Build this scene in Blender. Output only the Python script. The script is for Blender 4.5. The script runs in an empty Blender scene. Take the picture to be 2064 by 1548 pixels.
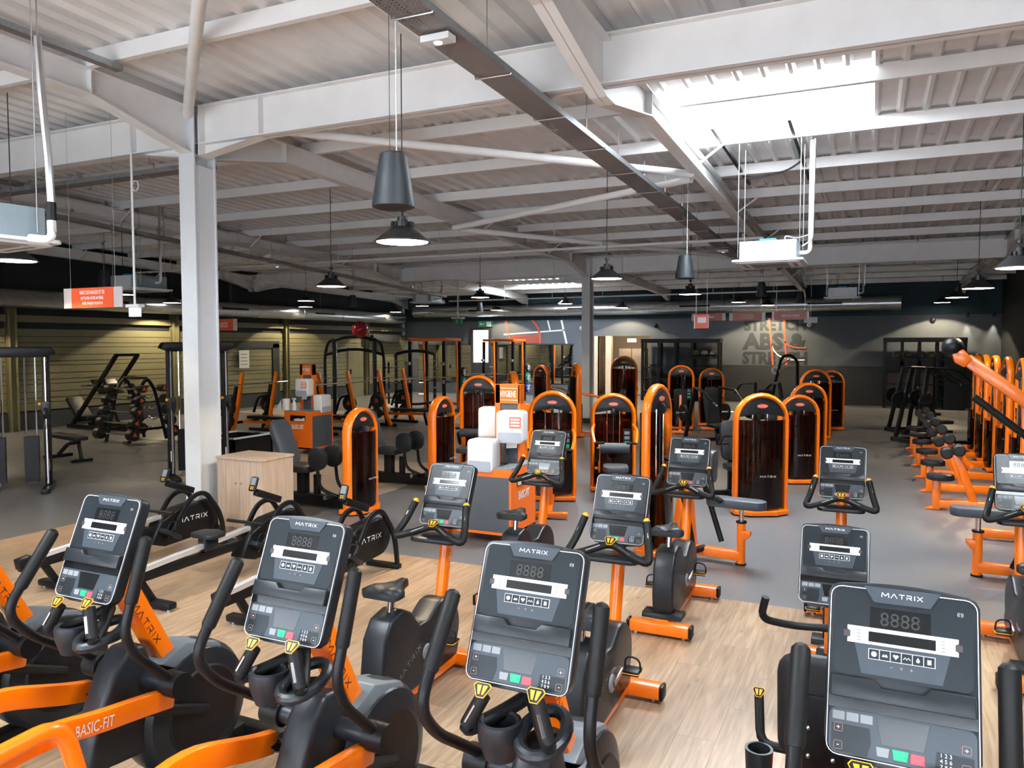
import bpy, bmesh, math, random
from mathutils import Vector, Matrix
random.seed(7)
PI = math.pi
R = math.radians
scene = bpy.context.scene
COL = scene.collection

# ------------------------------------------------------------------ camera
cam_d = bpy.data.cameras.new('camera')
cam_d.sensor_fit = 'HORIZONTAL'; cam_d.sensor_width = 36.0
cam_d.lens = 36.0 * 1550.0 / 2064.0
cam_d.clip_start = 0.05; cam_d.clip_end = 200
cam = bpy.data.objects.new('camera', cam_d); COL.objects.link(cam)
cam.location = (0, 0, 2.3)
cam.rotation_euler = (R(90) - math.atan(81 / 1550.0), 0, R(25))
scene.camera = cam

# ------------------------------------------------------------------ world, exposure
scene.view_settings.view_transform = 'Standard'
scene.view_settings.look = 'None'
scene.view_settings.gamma = 1.0
scene.view_settings.use_curve_mapping = False
scene.view_settings.exposure = 0.4
world = bpy.data.worlds.new('sky'); scene.world = world; world.use_nodes = True
_bg = world.node_tree.nodes['Background']
_bg.inputs[0].default_value = (0.78, 0.88, 1.0, 1); _bg.inputs[1].default_value = 9.0
cy = scene.cycles
cy.use_denoising = True
cy.use_adaptive_sampling = True; cy.adaptive_threshold = 0.1; cy.adaptive_min_samples = 10
cy.max_bounces = 5; cy.diffuse_bounces = 3; cy.glossy_bounces = 2; cy.transmission_bounces = 2; cy.transparent_max_bounces = 8
cy.caustics_reflective = False; cy.caustics_refractive = False
cy.sample_clamp_indirect = 6.0
SKYLIGHT = 30.0     # brightness of the daylit roof panels
LAMP_W = 270.0       # watts of a pendant lamp

# ------------------------------------------------------------------ materials
MATS = {}
def mat(name, col, rough=0.5, metal=0.0, coat=0.0, var=0.0, vscale=8.0, bump=0.0, bscale=120.0, emit=0.0, ecol=None, spec=0.5, objvar=0.0):
    if name in MATS: return MATS[name]
    m = bpy.data.materials.new(name); m.use_nodes = True
    nt = m.node_tree; b = nt.nodes['Principled BSDF']
    b.inputs['Base Color'].default_value = (*col, 1)
    b.inputs['Roughness'].default_value = rough
    b.inputs['Metallic'].default_value = metal
    b.inputs['Coat Weight'].default_value = coat
    b.inputs['Coat Roughness'].default_value = 0.08
    b.inputs['Specular IOR Level'].default_value = spec
    if emit:
        b.inputs['Emission Color'].default_value = (*(ecol or col), 1)
        b.inputs['Emission Strength'].default_value = emit
    if var or bump or objvar:
        tc = nt.nodes.new('ShaderNodeTexCoord')
        if var or objvar:
            mx = nt.nodes.new('ShaderNodeMix'); mx.data_type = 'RGBA'; mx.blend_type = 'MULTIPLY'
            mx.inputs[0].default_value = 1.0
            mx.inputs[6].default_value = (*col, 1)
            n = nt.nodes.new('ShaderNodeTexNoise'); n.inputs['Scale'].default_value = vscale; n.inputs['Detail'].default_value = 5
            nt.links.new(tc.outputs['Object'], n.inputs['Vector'])
            mr = nt.nodes.new('ShaderNodeMapRange')
            mr.inputs[1].default_value = 0.25; mr.inputs[2].default_value = 0.75
            mr.inputs[3].default_value = 1 - var; mr.inputs[4].default_value = 1 + var
            nt.links.new(n.outputs['Fac'], mr.inputs[0])
            src = mr.outputs[0]
            if objvar:
                oi = nt.nodes.new('ShaderNodeObjectInfo')
                mr2 = nt.nodes.new('ShaderNodeMapRange'); mr2.inputs[3].default_value = 1 - objvar; mr2.inputs[4].default_value = 1 + objvar
                nt.links.new(oi.outputs['Random'], mr2.inputs[0])
                mm = nt.nodes.new('ShaderNodeMath'); mm.operation = 'MULTIPLY'
                nt.links.new(src, mm.inputs[0]); nt.links.new(mr2.outputs[0], mm.inputs[1]); src = mm.outputs[0]
            nt.links.new(src, mx.inputs[7])
            nt.links.new(mx.outputs[2], b.inputs['Base Color'])
        if bump:
            n2 = nt.nodes.new('ShaderNodeTexNoise'); n2.inputs['Scale'].default_value = bscale; n2.inputs['Detail'].default_value = 3
            nt.links.new(tc.outputs['Object'], n2.inputs['Vector'])
            bp = nt.nodes.new('ShaderNodeBump'); bp.inputs['Strength'].default_value = bump; bp.inputs['Distance'].default_value = 0.004
            nt.links.new(n2.outputs['Fac'], bp.inputs['Height']); nt.links.new(bp.outputs[0], b.inputs['Normal'])
    MATS[name] = m
    return m

ORANGE = mat('orange_paint', (0.87, 0.17, 0.001), 0.3, coat=0.3, var=0.03)
BLACK = mat('black_powder_coat', (0.008, 0.008, 0.009), 0.4, var=0.1, spec=0.22)
RUBBERB = mat('black_rubber_grip', (0.009, 0.009, 0.009), 0.5, bump=0.12, spec=0.22)
PAD = mat('black_vinyl_pad', (0.014, 0.015, 0.017), 0.45, bump=0.1, bscale=300, spec=0.3)
PADG = mat('grey_vinyl_pad', (0.05, 0.06, 0.075), 0.5, bump=0.1, bscale=300)
PLASTIC = mat('charcoal_plastic', (0.015, 0.017, 0.02), 0.36, bump=0.05, bscale=400, spec=0.3)
CHROME = mat('chrome', (0.75, 0.76, 0.78), 0.12, metal=1.0)
STEEL = mat('brushed_steel', (0.55, 0.56, 0.58), 0.3, metal=1.0, var=0.05)
GALV = mat('galvanised_steel', (0.42, 0.45, 0.48), 0.38, metal=0.9, var=0.12, vscale=25)
WHITE = mat('white_plastic', (0.7, 0.7, 0.7), 0.35)
PRINTW = mat('white_print', (0.72, 0.72, 0.72), 0.5)
YELLOW = mat('yellow_key', (0.78, 0.34, 0.003), 0.45)
GREEN = mat('green_key', (0.0, 0.36, 0.14), 0.45)
RED = mat('red_key', (0.75, 0.05, 0.07), 0.45)
PAINTW = mat('white_steel_paint', (0.82, 0.80, 0.78), 0.5, var=0.05, vscale=3)
SLATE = mat('slate_face', (0.017, 0.021, 0.025), 0.28, var=0.05, spec=0.22)
SLATEL = mat('slate_light_face', (0.042, 0.052, 0.063), 0.32, spec=0.3)
SCREEN = mat('dark_screen', (0.008, 0.009, 0.01), 0.12)
TAN = mat('tan_print', (0.35, 0.2, 0.14), 0.5)
LGREY = mat('grey_print', (0.2, 0.21, 0.22), 0.5)
LOGORED = mat('logo_red', (0.75, 0.12, 0.06), 0.4)

def smoke_material():
    m = bpy.data.materials.new('smoked_plastic'); m.use_nodes = True; nt = m.node_tree
    nt.nodes.remove(nt.nodes['Principled BSDF'])
    out = nt.nodes['Material Output']
    t = nt.nodes.new('ShaderNodeBsdfTransparent'); t.inputs[0].default_value = (0.34, 0.14, 0.10, 1)
    g = nt.nodes.new('ShaderNodeBsdfGlossy'); g.inputs['Roughness'].default_value = 0.08; g.inputs[0].default_value = (1, 1, 1, 1)
    d = nt.nodes.new('ShaderNodeBsdfDiffuse'); d.inputs[0].default_value = (0.02, 0.008, 0.006, 1)
    m1 = nt.nodes.new('ShaderNodeMixShader'); m1.inputs[0].default_value = 0.16
    fr = nt.nodes.new('ShaderNodeFresnel'); fr.inputs[0].default_value = 1.45
    m2 = nt.nodes.new('ShaderNodeMixShader')
    nt.links.new(t.outputs[0], m1.inputs[1]); nt.links.new(d.outputs[0], m1.inputs[2])
    nt.links.new(fr.outputs[0], m2.inputs[0]); nt.links.new(m1.outputs[0], m2.inputs[1]); nt.links.new(g.outputs[0], m2.inputs[2])
    nt.links.new(m2.outputs[0], out.inputs[0])
    return m
SMOKE = smoke_material()

# ------------------------------------------------------------------ mesh helpers
def V(*a): return Vector(a[0] if len(a) == 1 else a)

def rp(pts, r=0.05, k=4, closed=False):
    """round the corners of a polyline"""
    P = [Vector(p) for p in pts]; n = len(P); out = []
    for i, p in enumerate(P):
        if not closed and i in (0, n - 1): out.append(p); continue
        a = P[i - 1] - p; b = P[(i + 1) % n] - p
        la, lb = a.length, b.length
        if la < 1e-6 or lb < 1e-6: out.append(p); continue
        d = min(r, la * 0.48, lb * 0.48)
        s = p + a / la * d; e = p + b / lb * d
        for j in range(k + 1):
            t = j / k
            out.append(s * (1 - t) ** 2 + p * 2 * t * (1 - t) + e * t * t)
    return out

class B:
    def __init__(s): s.v = []; s.f = []
    def add(s, vs, fs):
        o = len(s.v); s.v += [tuple(v) for v in vs]; s.f += [tuple(i + o for i in f) for f in fs]; return s
    def box(s, x0, x1, y0, y1, z0, z1):
        vs = [(x, y, z) for x in (x0, x1) for y in (y0, y1) for z in (z0, z1)]
        return s.add(vs, [(0, 1, 3, 2), (4, 6, 7, 5), (0, 4, 5, 1), (2, 3, 7, 6), (0, 2, 6, 4), (1, 5, 7, 3)])
    def cbox(s, c, d, m=None):
        vs = [Vector((sx * d[0] / 2, sy * d[1] / 2, sz * d[2] / 2)) for sx in (-1, 1) for sy in (-1, 1) for sz in (-1, 1)]
        if m is not None: vs = [m @ v for v in vs]
        return s.add([v + Vector(c) for v in vs], [(0, 1, 3, 2), (4, 6, 7, 5), (0, 4, 5, 1), (2, 3, 7, 6), (0, 2, 6, 4), (1, 5, 7, 3)])
    def sweep(s, pts, prof, up=(0, 0, 1), closed=False, cap=True):
        P = [Vector(p) for p in pts]; n = len(P); m = len(prof); U = Vector(up)
        rings = []; prev = None
        for i, p in enumerate(P):
            if closed: t = (P[(i + 1) % n] - P[i - 1])
            else: t = P[min(i + 1, n - 1)] - P[max(i - 1, 0)]
            if t.length < 1e-9: t = Vector((0, 0, 1))
            t.normalize()
            sd = t.cross(U)
            if prev is None:
                if sd.length < 1e-3: sd = t.cross(Vector((1, 0, 0)))
                if sd.length < 1e-3: sd = t.cross(Vector((0, 1, 0)))
            else:
                q = prev - t * prev.dot(t)
                if sd.length < 0.2: sd = q
                elif q.dot(sd) < 0: sd = -sd
            sd.normalize(); prev = sd
            up2 = sd.cross(t)
            pr = prof[i] if isinstance(prof[0][0], (tuple, list)) else prof
            rings.append([p + sd * a + up2 * b for a, b in pr])
        m = len(rings[0])
        vs = [v for r_ in rings for v in r_]; fs = []
        for i in range(n if closed else n - 1):
            for j in range(m):
                a = i * m + j; b = i * m + (j + 1) % m; c = ((i + 1) % n) * m + (j + 1) % m; d = ((i + 1) % n) * m + j
                fs.append((a, b, c, d))
        if cap and not closed:
            fs.append(tuple(range(m - 1, -1, -1))); fs.append(tuple((n - 1) * m + j for j in range(m)))
        return s.add(vs, fs)
    def tube(s, pts, r, n=8, closed=False, rb=None):
        if isinstance(r, (list, tuple)):
            prof = [[(math.cos(2 * PI * j / n) * q, math.sin(2 * PI * j / n) * q) for j in range(n)] for q in r]
        else:
            rb = rb or r
            prof = [(math.cos(2 * PI * j / n) * r, math.sin(2 * PI * j / n) * rb) for j in range(n)]
        up = (0, 0, 1)
        P = [Vector(p) for p in pts]
        d = P[-1] - P[0]
        if d.length > 0 and abs(d.normalized().z) > 0.9: up = (0, 1, 0)
        return s.sweep(P, prof, up, closed)
    def rect(s, pts, w, h, up=(0, 0, 1), closed=False):
        return s.sweep(pts, [(-w / 2, -h / 2), (w / 2, -h / 2), (w / 2, h / 2), (-w / 2, h / 2)], up, closed)
    def cyl(s, p, q, r, n=12, r2=None):
        return s.tube([p, q], [r, r if r2 is None else r2], n)
    def lathe(s, prof, o=(0, 0, 0), n=20, ax='z'):
        vs = []; fs = []; m = len(prof); o = Vector(o)
        for j in range(n):
            a = 2 * PI * j / n; c, sn = math.cos(a), math.sin(a)
            for r_, z in prof:
                p = (r_ * c, r_ * sn, z)
                if ax == 'x': p = (p[2], p[0], p[1])
                elif ax == 'y': p = (p[0], p[2], p[1])
                vs.append(o + Vector(p))
        for j in range(n):
            for i in range(m - 1):
                a = j * m + i; b = ((j + 1) % n) * m + i
                if prof[i][0] < 1e-7 and prof[i + 1][0] < 1e-7: continue
                if prof[i][0] < 1e-7: fs.append((a, b + 1, a + 1))
                elif prof[i + 1][0] < 1e-7: fs.append((a, b, a + 1))
                else: fs.append((a, b, b + 1, a + 1))
        return s.add(vs, fs)
    def sph(s, c, r, n=14, k=8, sz=1.0):
        return s.lathe([(r * math.sin(PI * i / k), -r * sz * math.cos(PI * i / k)) for i in range(k + 1)], c, n)
    def prism(s, poly, a, b, pl='xz', m=None):
        """extrude a 2D outline; pl names the outline's plane"""
        def P(u, v, w):
            p = {'xz': (u, w, v), 'xy': (u, v, w), 'yz': (w, u, v)}[pl]
            return (m @ Vector(p)) if m is not None else p
        n = len(poly)
        vs = [P(u, v, a) for u, v in poly] + [P(u, v, b) for u, v in poly]
        fs = [tuple(range(n)), tuple(range(2 * n - 1, n - 1, -1))] + [(i, i + n, (i + 1) % n + n, (i + 1) % n) for i in range(n)]
        return s.add(vs, fs)
    def mesh(s, name, smooth=35, bev=0.0, seg=2):
        me = bpy.data.meshes.new(name)
        bm = bmesh.new()
        vv = [bm.verts.new(v) for v in s.v]
        for f in s.f:
            try: bm.faces.new([vv[i] for i in f])
            except ValueError: pass
        bmesh.ops.remove_doubles(bm, verts=bm.verts, dist=1e-6)
        bmesh.ops.recalc_face_normals(bm, faces=bm.faces)
        if bev:
            es = [e for e in bm.edges if len(e.link_faces) == 2 and e.calc_face_angle(0) > 0.6]
            bmesh.ops.bevel(bm, geom=es, offset=bev, segments=seg, profile=0.5, affect='EDGES', clamp_overlap=True)
        bm.to_mesh(me); bm.free()
        if smooth:
            me.polygons.foreach_set('use_smooth', [True] * len(me.polygons))
            me.set_sharp_from_angle(angle=R(smooth))
        return me
    def obj(s, name, m, parent=None, smooth=35, bev=0.0, seg=2, loc=None):
        me = s.mesh(name, smooth, bev, seg)
        return link(name, me, m, parent, loc)

def link(name, me, m, parent=None, loc=None, rot=None):
    if m is not None and not me.materials: me.materials.append(m)
    o = bpy.data.objects.new(name, me); COL.objects.link(o)
    if parent is not None: o.parent = parent
    if loc is not None: o.location = loc
    if rot is not None: o.rotation_euler = rot
    return o

def tag(o, label, cat=None, group=None, kind=None):
    if label: o['label'] = label
    if cat: o['category'] = cat
    if group: o['group'] = group
    if kind: o['kind'] = kind
    return o
def struct(o, label=None): o['kind'] = 'structure'; (label and tag(o, label)); return o
def thing(name, label, cat, loc=(0, 0, 0), rz=0.0, group=None):
    o = bpy.data.objects.new(name, None); COL.objects.link(o); o.empty_display_size = 0.1
    o.location = loc; o.rotation_euler = (0, 0, rz)
    return tag(o, label, cat, group)
def clone(o, parent=None):
    c = o.copy(); COL.objects.link(c)
    if parent is not None: c.parent = parent; c.matrix_parent_inverse = o.matrix_parent_inverse.copy()
    for ch in KIDS.get(o.name, []): clone(ch, c)
    return c
KIDS = {}
def index_kids():
    KIDS.clear()
    for o in bpy.data.objects:
        if o.parent: KIDS.setdefault(o.parent.name, []).append(o)
def dup(root, loc, rz, label, group=None):
    index_kids()
    c = clone(root); c.location = loc; c.rotation_euler = (0, 0, rz); c['label'] = label
    if group: c['group'] = group
    return c

TXT = {}
def text(s, h, m, parent, loc, rot=(R(90), 0, 0), sx=1.0, bold=0.0, sp=1.0, name='lettering', fit=None):
    """lettering h metres tall, centred on loc"""
    key = (s, round(h, 4), m.name, sx, bold, sp, fit)
    if key not in TXT:
        cu = bpy.data.curves.new('lettering', 'FONT'); cu.body = s; cu.size = 1.0
        cu.align_x = 'CENTER'; cu.align_y = 'CENTER'; cu.extrude = 0.0; cu.offset = bold; cu.space_character = sp
        cu.resolution_u = 2
        ob = bpy.data.objects.new('tmp', cu)
        me = bpy.data.meshes.new_from_object(ob)
        bpy.data.objects.remove(ob); bpy.data.curves.remove(cu)
        ys = [v.co.y for v in me.vertices]; xs = [v.co.x for v in me.vertices]
        y0, y1 = min(ys), max(ys); k = h / (y1 - y0) * (1 if '\n' not in s else 1); xc = (min(xs) + max(xs)) / 2
        if fit: sx = fit / ((max(xs) - min(xs)) * k)
        for v in me.vertices: v.co = ((v.co.x - xc) * k * sx, (v.co.y - (y0 + y1) / 2) * k, 0)
        me.materials.clear(); me.materials.append(m)
        TXT[key] = me
    return link(name, TXT[key], m, parent, loc, rot)

def wordmark(m, h, parent, loc, rot=(R(90), 0, 0), name='lettering'):
    """six wide geometric capitals: M, A without a bar, T, R, I, X"""
    key = ('wm', round(h, 4), m.name)
    if key not in TXT:
        b = B(); t = 0.17; x = 0
        def st(p, q):
            p = Vector((*p, 0)); q = Vector((*q, 0)); d = (q - p).normalized() * (t / 2); n = Vector((-d.y, d.x, 0))
            b.add([p - n, q - n, q + n, p + n], [(0, 1, 2, 3)])
        for ch, w, segs in (('M', 1.5, [((0, 0), (0.12, 1)), ((0.12, 1), (0.75, 0.3)), ((0.75, 0.3), (1.38, 1)), ((1.38, 1), (1.5, 0))]),
                            ('A', 1.25, [((0, 0), (0.62, 1)), ((0.62, 1), (1.25, 0))]),
                            ('T', 1.1, [((0, 0.93), (1.1, 0.93)), ((0.55, 0.9), (0.55, 0))]),
                            ('R', 1.1, [((0.08, 0), (0.08, 0.6)), ((0, 0.93), (0.95, 0.93)), ((0.95, 0.95), (0.95, 0.4)), ((0.95, 0.42), (0.3, 0.42)), ((0.5, 0.42), (1.05, 0))]),
                            ('I', 0.2, [((0.1, 0), (0.1, 1))]),
                            ('X', 1.15, [((0, 0), (1.1, 1)), ((0, 1), (1.1, 0))])):
            for p, q in segs: st((p[0] + x, p[1]), (q[0] + x, q[1]))
            x += w + 0.42
        w = x - 0.42
        b.v = [((v[0] - w / 2) * h, (v[1] - 0.5) * h, 0) for v in b.v]
        me = b.mesh('lettering', 0); me.materials.append(m); TXT[key] = me
    return link(name, TXT[key], m, parent, loc, rot)

def rrect(w, h, r, k=4, cx=0, cy=0):
    pts = []
    for sx, sy, a0 in ((1, 1, 0), (-1, 1, 90), (-1, -1, 180), (1, -1, 270)):
        for j in range(k + 1):
            a = R(a0 + 90 * j / k)
            pts.append((cx + sx * (w / 2 - r) + r * math.cos(a), cy + sy * (h / 2 - r) + r * math.sin(a)))
    return pts
# ================================================================== the setting
XL, XR, YB, YF = -20.4, 4.1, 31.5, -3.2
def zr(y): return 5.28 - 0.027 * (y - 7)

def floor_material(name, col, col2, rough):
    m = bpy.data.materials.new(name); m.use_nodes = True; nt = m.node_tree; b = nt.nodes['Principled BSDF']
    tc = nt.nodes.new('ShaderNodeTexCoord')
    n1 = nt.nodes.new('ShaderNodeTexNoise'); n1.inputs['Scale'].default_value = 90; n1.inputs['Detail'].default_value = 6
    n2 = nt.nodes.new('ShaderNodeTexNoise'); n2.inputs['Scale'].default_value = 0.6; n2.inputs['Detail'].default_value = 4
    nt.links.new(tc.outputs['Object'], n1.inputs['Vector']); nt.links.new(tc.outputs['Object'], n2.inputs['Vector'])
    cr = nt.nodes.new('ShaderNodeValToRGB'); cr.color_ramp.elements[0].position = 0.35; cr.color_ramp.elements[1].position = 0.7
    cr.color_ramp.elements[0].color = (*col, 1); cr.color_ramp.elements[1].color = (*col2, 1)
    nt.links.new(n1.outputs['Fac'], cr.inputs[0]); nt.links.new(cr.outputs[0], b.inputs['Base Color'])
    mr = nt.nodes.new('ShaderNodeMapRange'); mr.inputs[3].default_value = rough - 0.08; mr.inputs[4].default_value = rough + 0.08
    nt.links.new(n2.outputs['Fac'], mr.inputs[0]); nt.links.new(mr.outputs[0], b.inputs['Roughness'])
    bp = nt.nodes.new('ShaderNodeBump'); bp.inputs['Strength'].default_value = 0.12; bp.inputs['Distance'].default_value = 0.002
    nt.links.new(n1.outputs['Fac'], bp.inputs['Height']); nt.links.new(bp.outputs[0], b.inputs['Normal'])
    return m
RUB = floor_material('speckled_rubber_floor', (0.112, 0.112, 0.12), (0.148, 0.147, 0.155), 0.38)
RUBL = floor_material('tan_floor_strip', (0.30, 0.235, 0.185), (0.35, 0.28, 0.225), 0.4)

floor = struct(B().box(XL - 0.2, XR + 0.2, YF - 0.2, YB + 4.6, -0.2, -0.004).obj('floor', RUB, smooth=0), 'dark speckled rubber gym floor with a wood-look area and tan strips')
# sheets of the rubber floor left showing around the planks are the slab itself; tan strips lie flush in it
for (x0, x1, y0, y1) in ((-19.5, -10.2, 19.4, 21.4), (-10.8, -6.75, 9.2, 12.7)):
    B().box(x0, x1, y0, y1, -0.003, 0.0).obj('floor_strip', RUBL, floor, smooth=0)

# wood-look planks, laid lengthwise along the room
def wood_material():
    m = bpy.data.materials.new('pale_oak_vinyl'); m.use_nodes = True; nt = m.node_tree; b = nt.nodes['Principled BSDF']
    tc = nt.nodes.new('ShaderNodeTexCoord'); oi = nt.nodes.new('ShaderNodeObjectInfo')
    ad = nt.nodes.new('ShaderNodeVectorMath'); ad.operation = 'ADD'
    sc = nt.nodes.new('ShaderNodeVectorMath'); sc.operation = 'SCALE'; sc.inputs['Scale'].default_value = 37.0
    cb = nt.nodes.new('ShaderNodeCombineXYZ'); nt.links.new(oi.outputs['Random'], cb.inputs[0]); nt.links.new(oi.outputs['Random'], cb.inputs[1])
    nt.links.new(cb.outputs[0], sc.inputs[0]); nt.links.new(tc.outputs['Object'], ad.inputs[0]); nt.links.new(sc.outputs[0], ad.inputs[1])
    mp = nt.nodes.new('ShaderNodeMapping'); mp.inputs['Scale'].default_value = (16, 1.1, 1); nt.links.new(ad.outputs[0], mp.inputs[0])
    n = nt.nodes.new('ShaderNodeTexNoise'); n.inputs['Scale'].default_value = 2.2; n.inputs['Detail'].default_value = 8; n.inputs['Distortion'].default_value = 0.6
    nt.links.new(mp.outputs[0], n.inputs['Vector'])
    cr = nt.nodes.new('ShaderNodeValToRGB'); e = cr.color_ramp.elements
    e[0].position = 0.3; e[0].color = (0.255, 0.16, 0.092, 1); e[1].position = 0.72; e[1].color = (0.43, 0.30, 0.195, 1)
    nt.links.new(n.outputs['Fac'], cr.inputs[0])
    # knots
    mp2 = nt.nodes.new('ShaderNodeMapping'); mp2.inputs['Scale'].default_value = (7, 2.2, 1); nt.links.new(ad.outputs[0], mp2.inputs[0])
    vo = nt.nodes.new('ShaderNodeTexVoronoi'); vo.inputs['Scale'].default_value = 1.0; nt.links.new(mp2.outputs[0], vo.inputs['Vector'])
    cr2 = nt.nodes.new('ShaderNodeValToRGB'); cr2.color_ramp.elements[0].position = 0.03; cr2.color_ramp.elements[0].color = (0.6, 0.6, 0.6, 1)
    cr2.color_ramp.elements[1].position = 0.12; cr2.color_ramp.elements[1].color = (1, 1, 1, 1)
    nt.links.new(vo.outputs['Distance'], cr2.inputs[0])
    mx = nt.nodes.new('ShaderNodeMix'); mx.data_type = 'RGBA'; mx.blend_type = 'MULTIPLY'; mx.inputs[0].default_value = 1
    nt.links.new(cr.outputs[0], mx.inputs[6]); nt.links.new(cr2.outputs[0], mx.inputs[7])
    mr = nt.nodes.new('ShaderNodeMapRange'); mr.inputs[3].default_value = 0.86; mr.inputs[4].default_value = 1.1; nt.links.new(oi.outputs['Random'], mr.inputs[0])
    mx2 = nt.nodes.new('ShaderNodeMix'); mx2.data_type = 'RGBA'; mx2.blend_type = 'MULTIPLY'; mx2.inputs[0].default_value = 1
    nt.links.new(mx.outputs[2], mx2.inputs[6]); nt.links.new(mr.outputs[0], mx2.inputs[7]); nt.links.new(mx2.outputs[2], b.inputs['Base Color'])
    b.inputs['Roughness'].default_value = 0.36
    return m
WOODF = wood_material()
PW, PL = 0.228, 1.5
plank_me = B().box(-PW / 2 + 0.0006, PW / 2 - 0.0006, -PL / 2 + 0.0006, PL / 2 - 0.0006, -0.004, 0.0006).mesh('plank', 0); plank_me.materials.append(WOODF)
rest = B(); cnt = 0
spots = []
for i in range(58):
    x = -9.2 + PW * (i + 0.5)
    off = (i * 0.47) % PL
    for j in range(9):
        y1 = 7.0 + off - j * PL; y0 = y1 - PL
        if y1 < YF: continue
        spots.append((x, y0, min(y1, 7.0)))
def in_view(x, y):
    dx, dy = x, y; f = -dx * math.sin(R(25)) + dy * math.cos(R(25)); s = dx * math.cos(R(25)) + dy * math.sin(R(25))
    return f > 2.5 and abs(s) < f * 0.72
near = sorted([s for s in spots if in_view(s[0], (s[1] + s[2]) / 2) or in_view(s[0], s[2])], key=lambda s: -s[1])
chosen = set(near[-300:])
for s in spots:
    x, y0, y1 = s
    if y1 - y0 < 0.02: continue
    if s in chosen:
        if y1 - y0 > PL - 0.01:
            o = link('plank', plank_me, WOODF, floor, (x, (y0 + y1) / 2, 0))
        else:
            l = y1 - y0
            o = B().box(-PW / 2 + 0.0006, PW / 2 - 0.0006, -l / 2, l / 2, -0.004, 0.0006).obj('plank', WOODF, floor, smooth=0, loc=(x, (y0 + y1) / 2, 0))
    else:
        rest.box(x - PW / 2 + 0.0006, x + PW / 2 - 0.0006, y0 + 0.0006, y1 - 0.0006, -0.004, 0.0006)
o = rest.obj('planking', WOODF, floor, smooth=0); o['kind'] = 'stuff'

# ---------------------------------------------------------------- walls
WBLUE = mat('blue_grey_wall_paint', (0.085, 0.098, 0.118), 0.7, var=0.06, vscale=2)
WDARK = mat('near_black_wall_paint', (0.012, 0.016, 0.019), 0.75, var=0.1, vscale=2)
WDADO = mat('charcoal_dado_paint', (0.03, 0.033, 0.038), 0.7, var=0.08, vscale=2)
WOLIVE = mat('lamplit_olive_siding', (0.17, 0.158, 0.085), 0.65, var=0.06, vscale=3)  # grey siding, with the olive cast of warm lamplight mixed into its colour
CREAM = mat('cream_wall_paint', (0.62, 0.5, 0.38), 0.7, var=0.03)
H0 = 6.0
# back wall in pieces around the doorway
DX0, DX1, DZ = -10.62, -8.35, 2.63
wb = B()
wb.box(XL, DX0, YB, YB + 0.2, 0, 3.34); wb.box(DX1, XR + 0.2, YB, YB + 0.2, 0, 3.34); wb.box(DX0, DX1, YB, YB + 0.2, DZ, 3.34)
wall_back = struct(wb.obj('wall_back', WBLUE, smooth=0), 'blue-grey back wall with a doorway, mural lines and a charcoal dado')
up = B().box(XL, XR + 0.2, YB - 0.01, YB + 0.2, 3.34, 5.2).obj('upper_wall', mat('dark_teal_upper_paint', (0.019, 0.044, 0.06), 0.75, var=0.1, vscale=2), wall_back, smooth=0)
B().box(DX1, XR, YB - 0.02, YB, 0, 1.46).obj('dado', WDADO, wall_back, smooth=0)
B().box(XL, -20.0, YB - 0.02, YB, 0, 1.46).obj('dado', WDADO, wall_back, smooth=0)
# vestibule behind the doorway
vb = B(); vb.box(-13.5, -5.5, 35.4, 35.6, 0, 3.2); vb.box(-13.6, -13.4, YB + 0.2, 35.5, 0, 3.2); vb.box(-5.6, -5.4, YB + 0.2, 35.5, 0, 3.2); vb.box(-13.6, -5.4, YB + 0.2, 35.6, 2.9, 3.1)
vest = struct(vb.obj('wall_vestibule', CREAM, smooth=0), 'cream walls of the lobby seen through the doorway')
jb = B().box(DX0 - 0.16, DX0, YB - 0.03, YB + 0.22, 0, DZ).box(DX0 + 0.35, DX0 + 0.6, YB - 0.02, YB + 0.22, 0, DZ)
struct(jb.obj('trim_1', CREAM, smooth=0), 'cream door jambs beside the grey column')
# left wall: boarded siding between posts
wall_left = struct(B().box(XL - 0.3, XL - 0.06, YF, YB + 0.2, 0, 5.6).obj('wall_left', WDARK, smooth=0), 'dark boarded left wall with posts and a black upper part')
posts_y = [2.3, 7.5, 12.7, 17.9, 23.1, 28.3]
for i in range(len(posts_y)):
    y0 = posts_y[i] + 0.12; y1 = (posts_y[i + 1] - 0.12) if i + 1 < len(posts_y) else YB
    z = 0.5; k = 0
    while z < 2.66:
        h = (0.21, 0.12, 0.17)[k % 3]
        B().box(XL - 0.06, XL + random.uniform(-0.004, 0.006), y0, y1, z + 0.008, min(z + h - 0.008, 2.7)).obj('board', WOLIVE, wall_left, smooth=0)
        z += h; k += 1
    B().box(XL - 0.06, XL + 0.02, y0, y1, 0, 0.46).obj('skirting_board', WDADO, wall_left, smooth=0)
    B().box(XL - 0.06, XL + 0.06, y0, y1, 2.88, 3.06).obj('rail_beam', WOLIVE, wall_left, smooth=0)
for y in posts_y:
    pb = B().box(XL - 0.06, XL + 0.16, y - 0.1, y - 0.085, 0, 3.6).box(XL - 0.06, XL + 0.16, y + 0.085, y + 0.1, 0, 3.6).box(XL + 0.04, XL + 0.06, y - 0.1, y + 0.1, 0, 3.6)
    pb.obj('wall_post', WOLIVE, wall_left, smooth=0)
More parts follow.
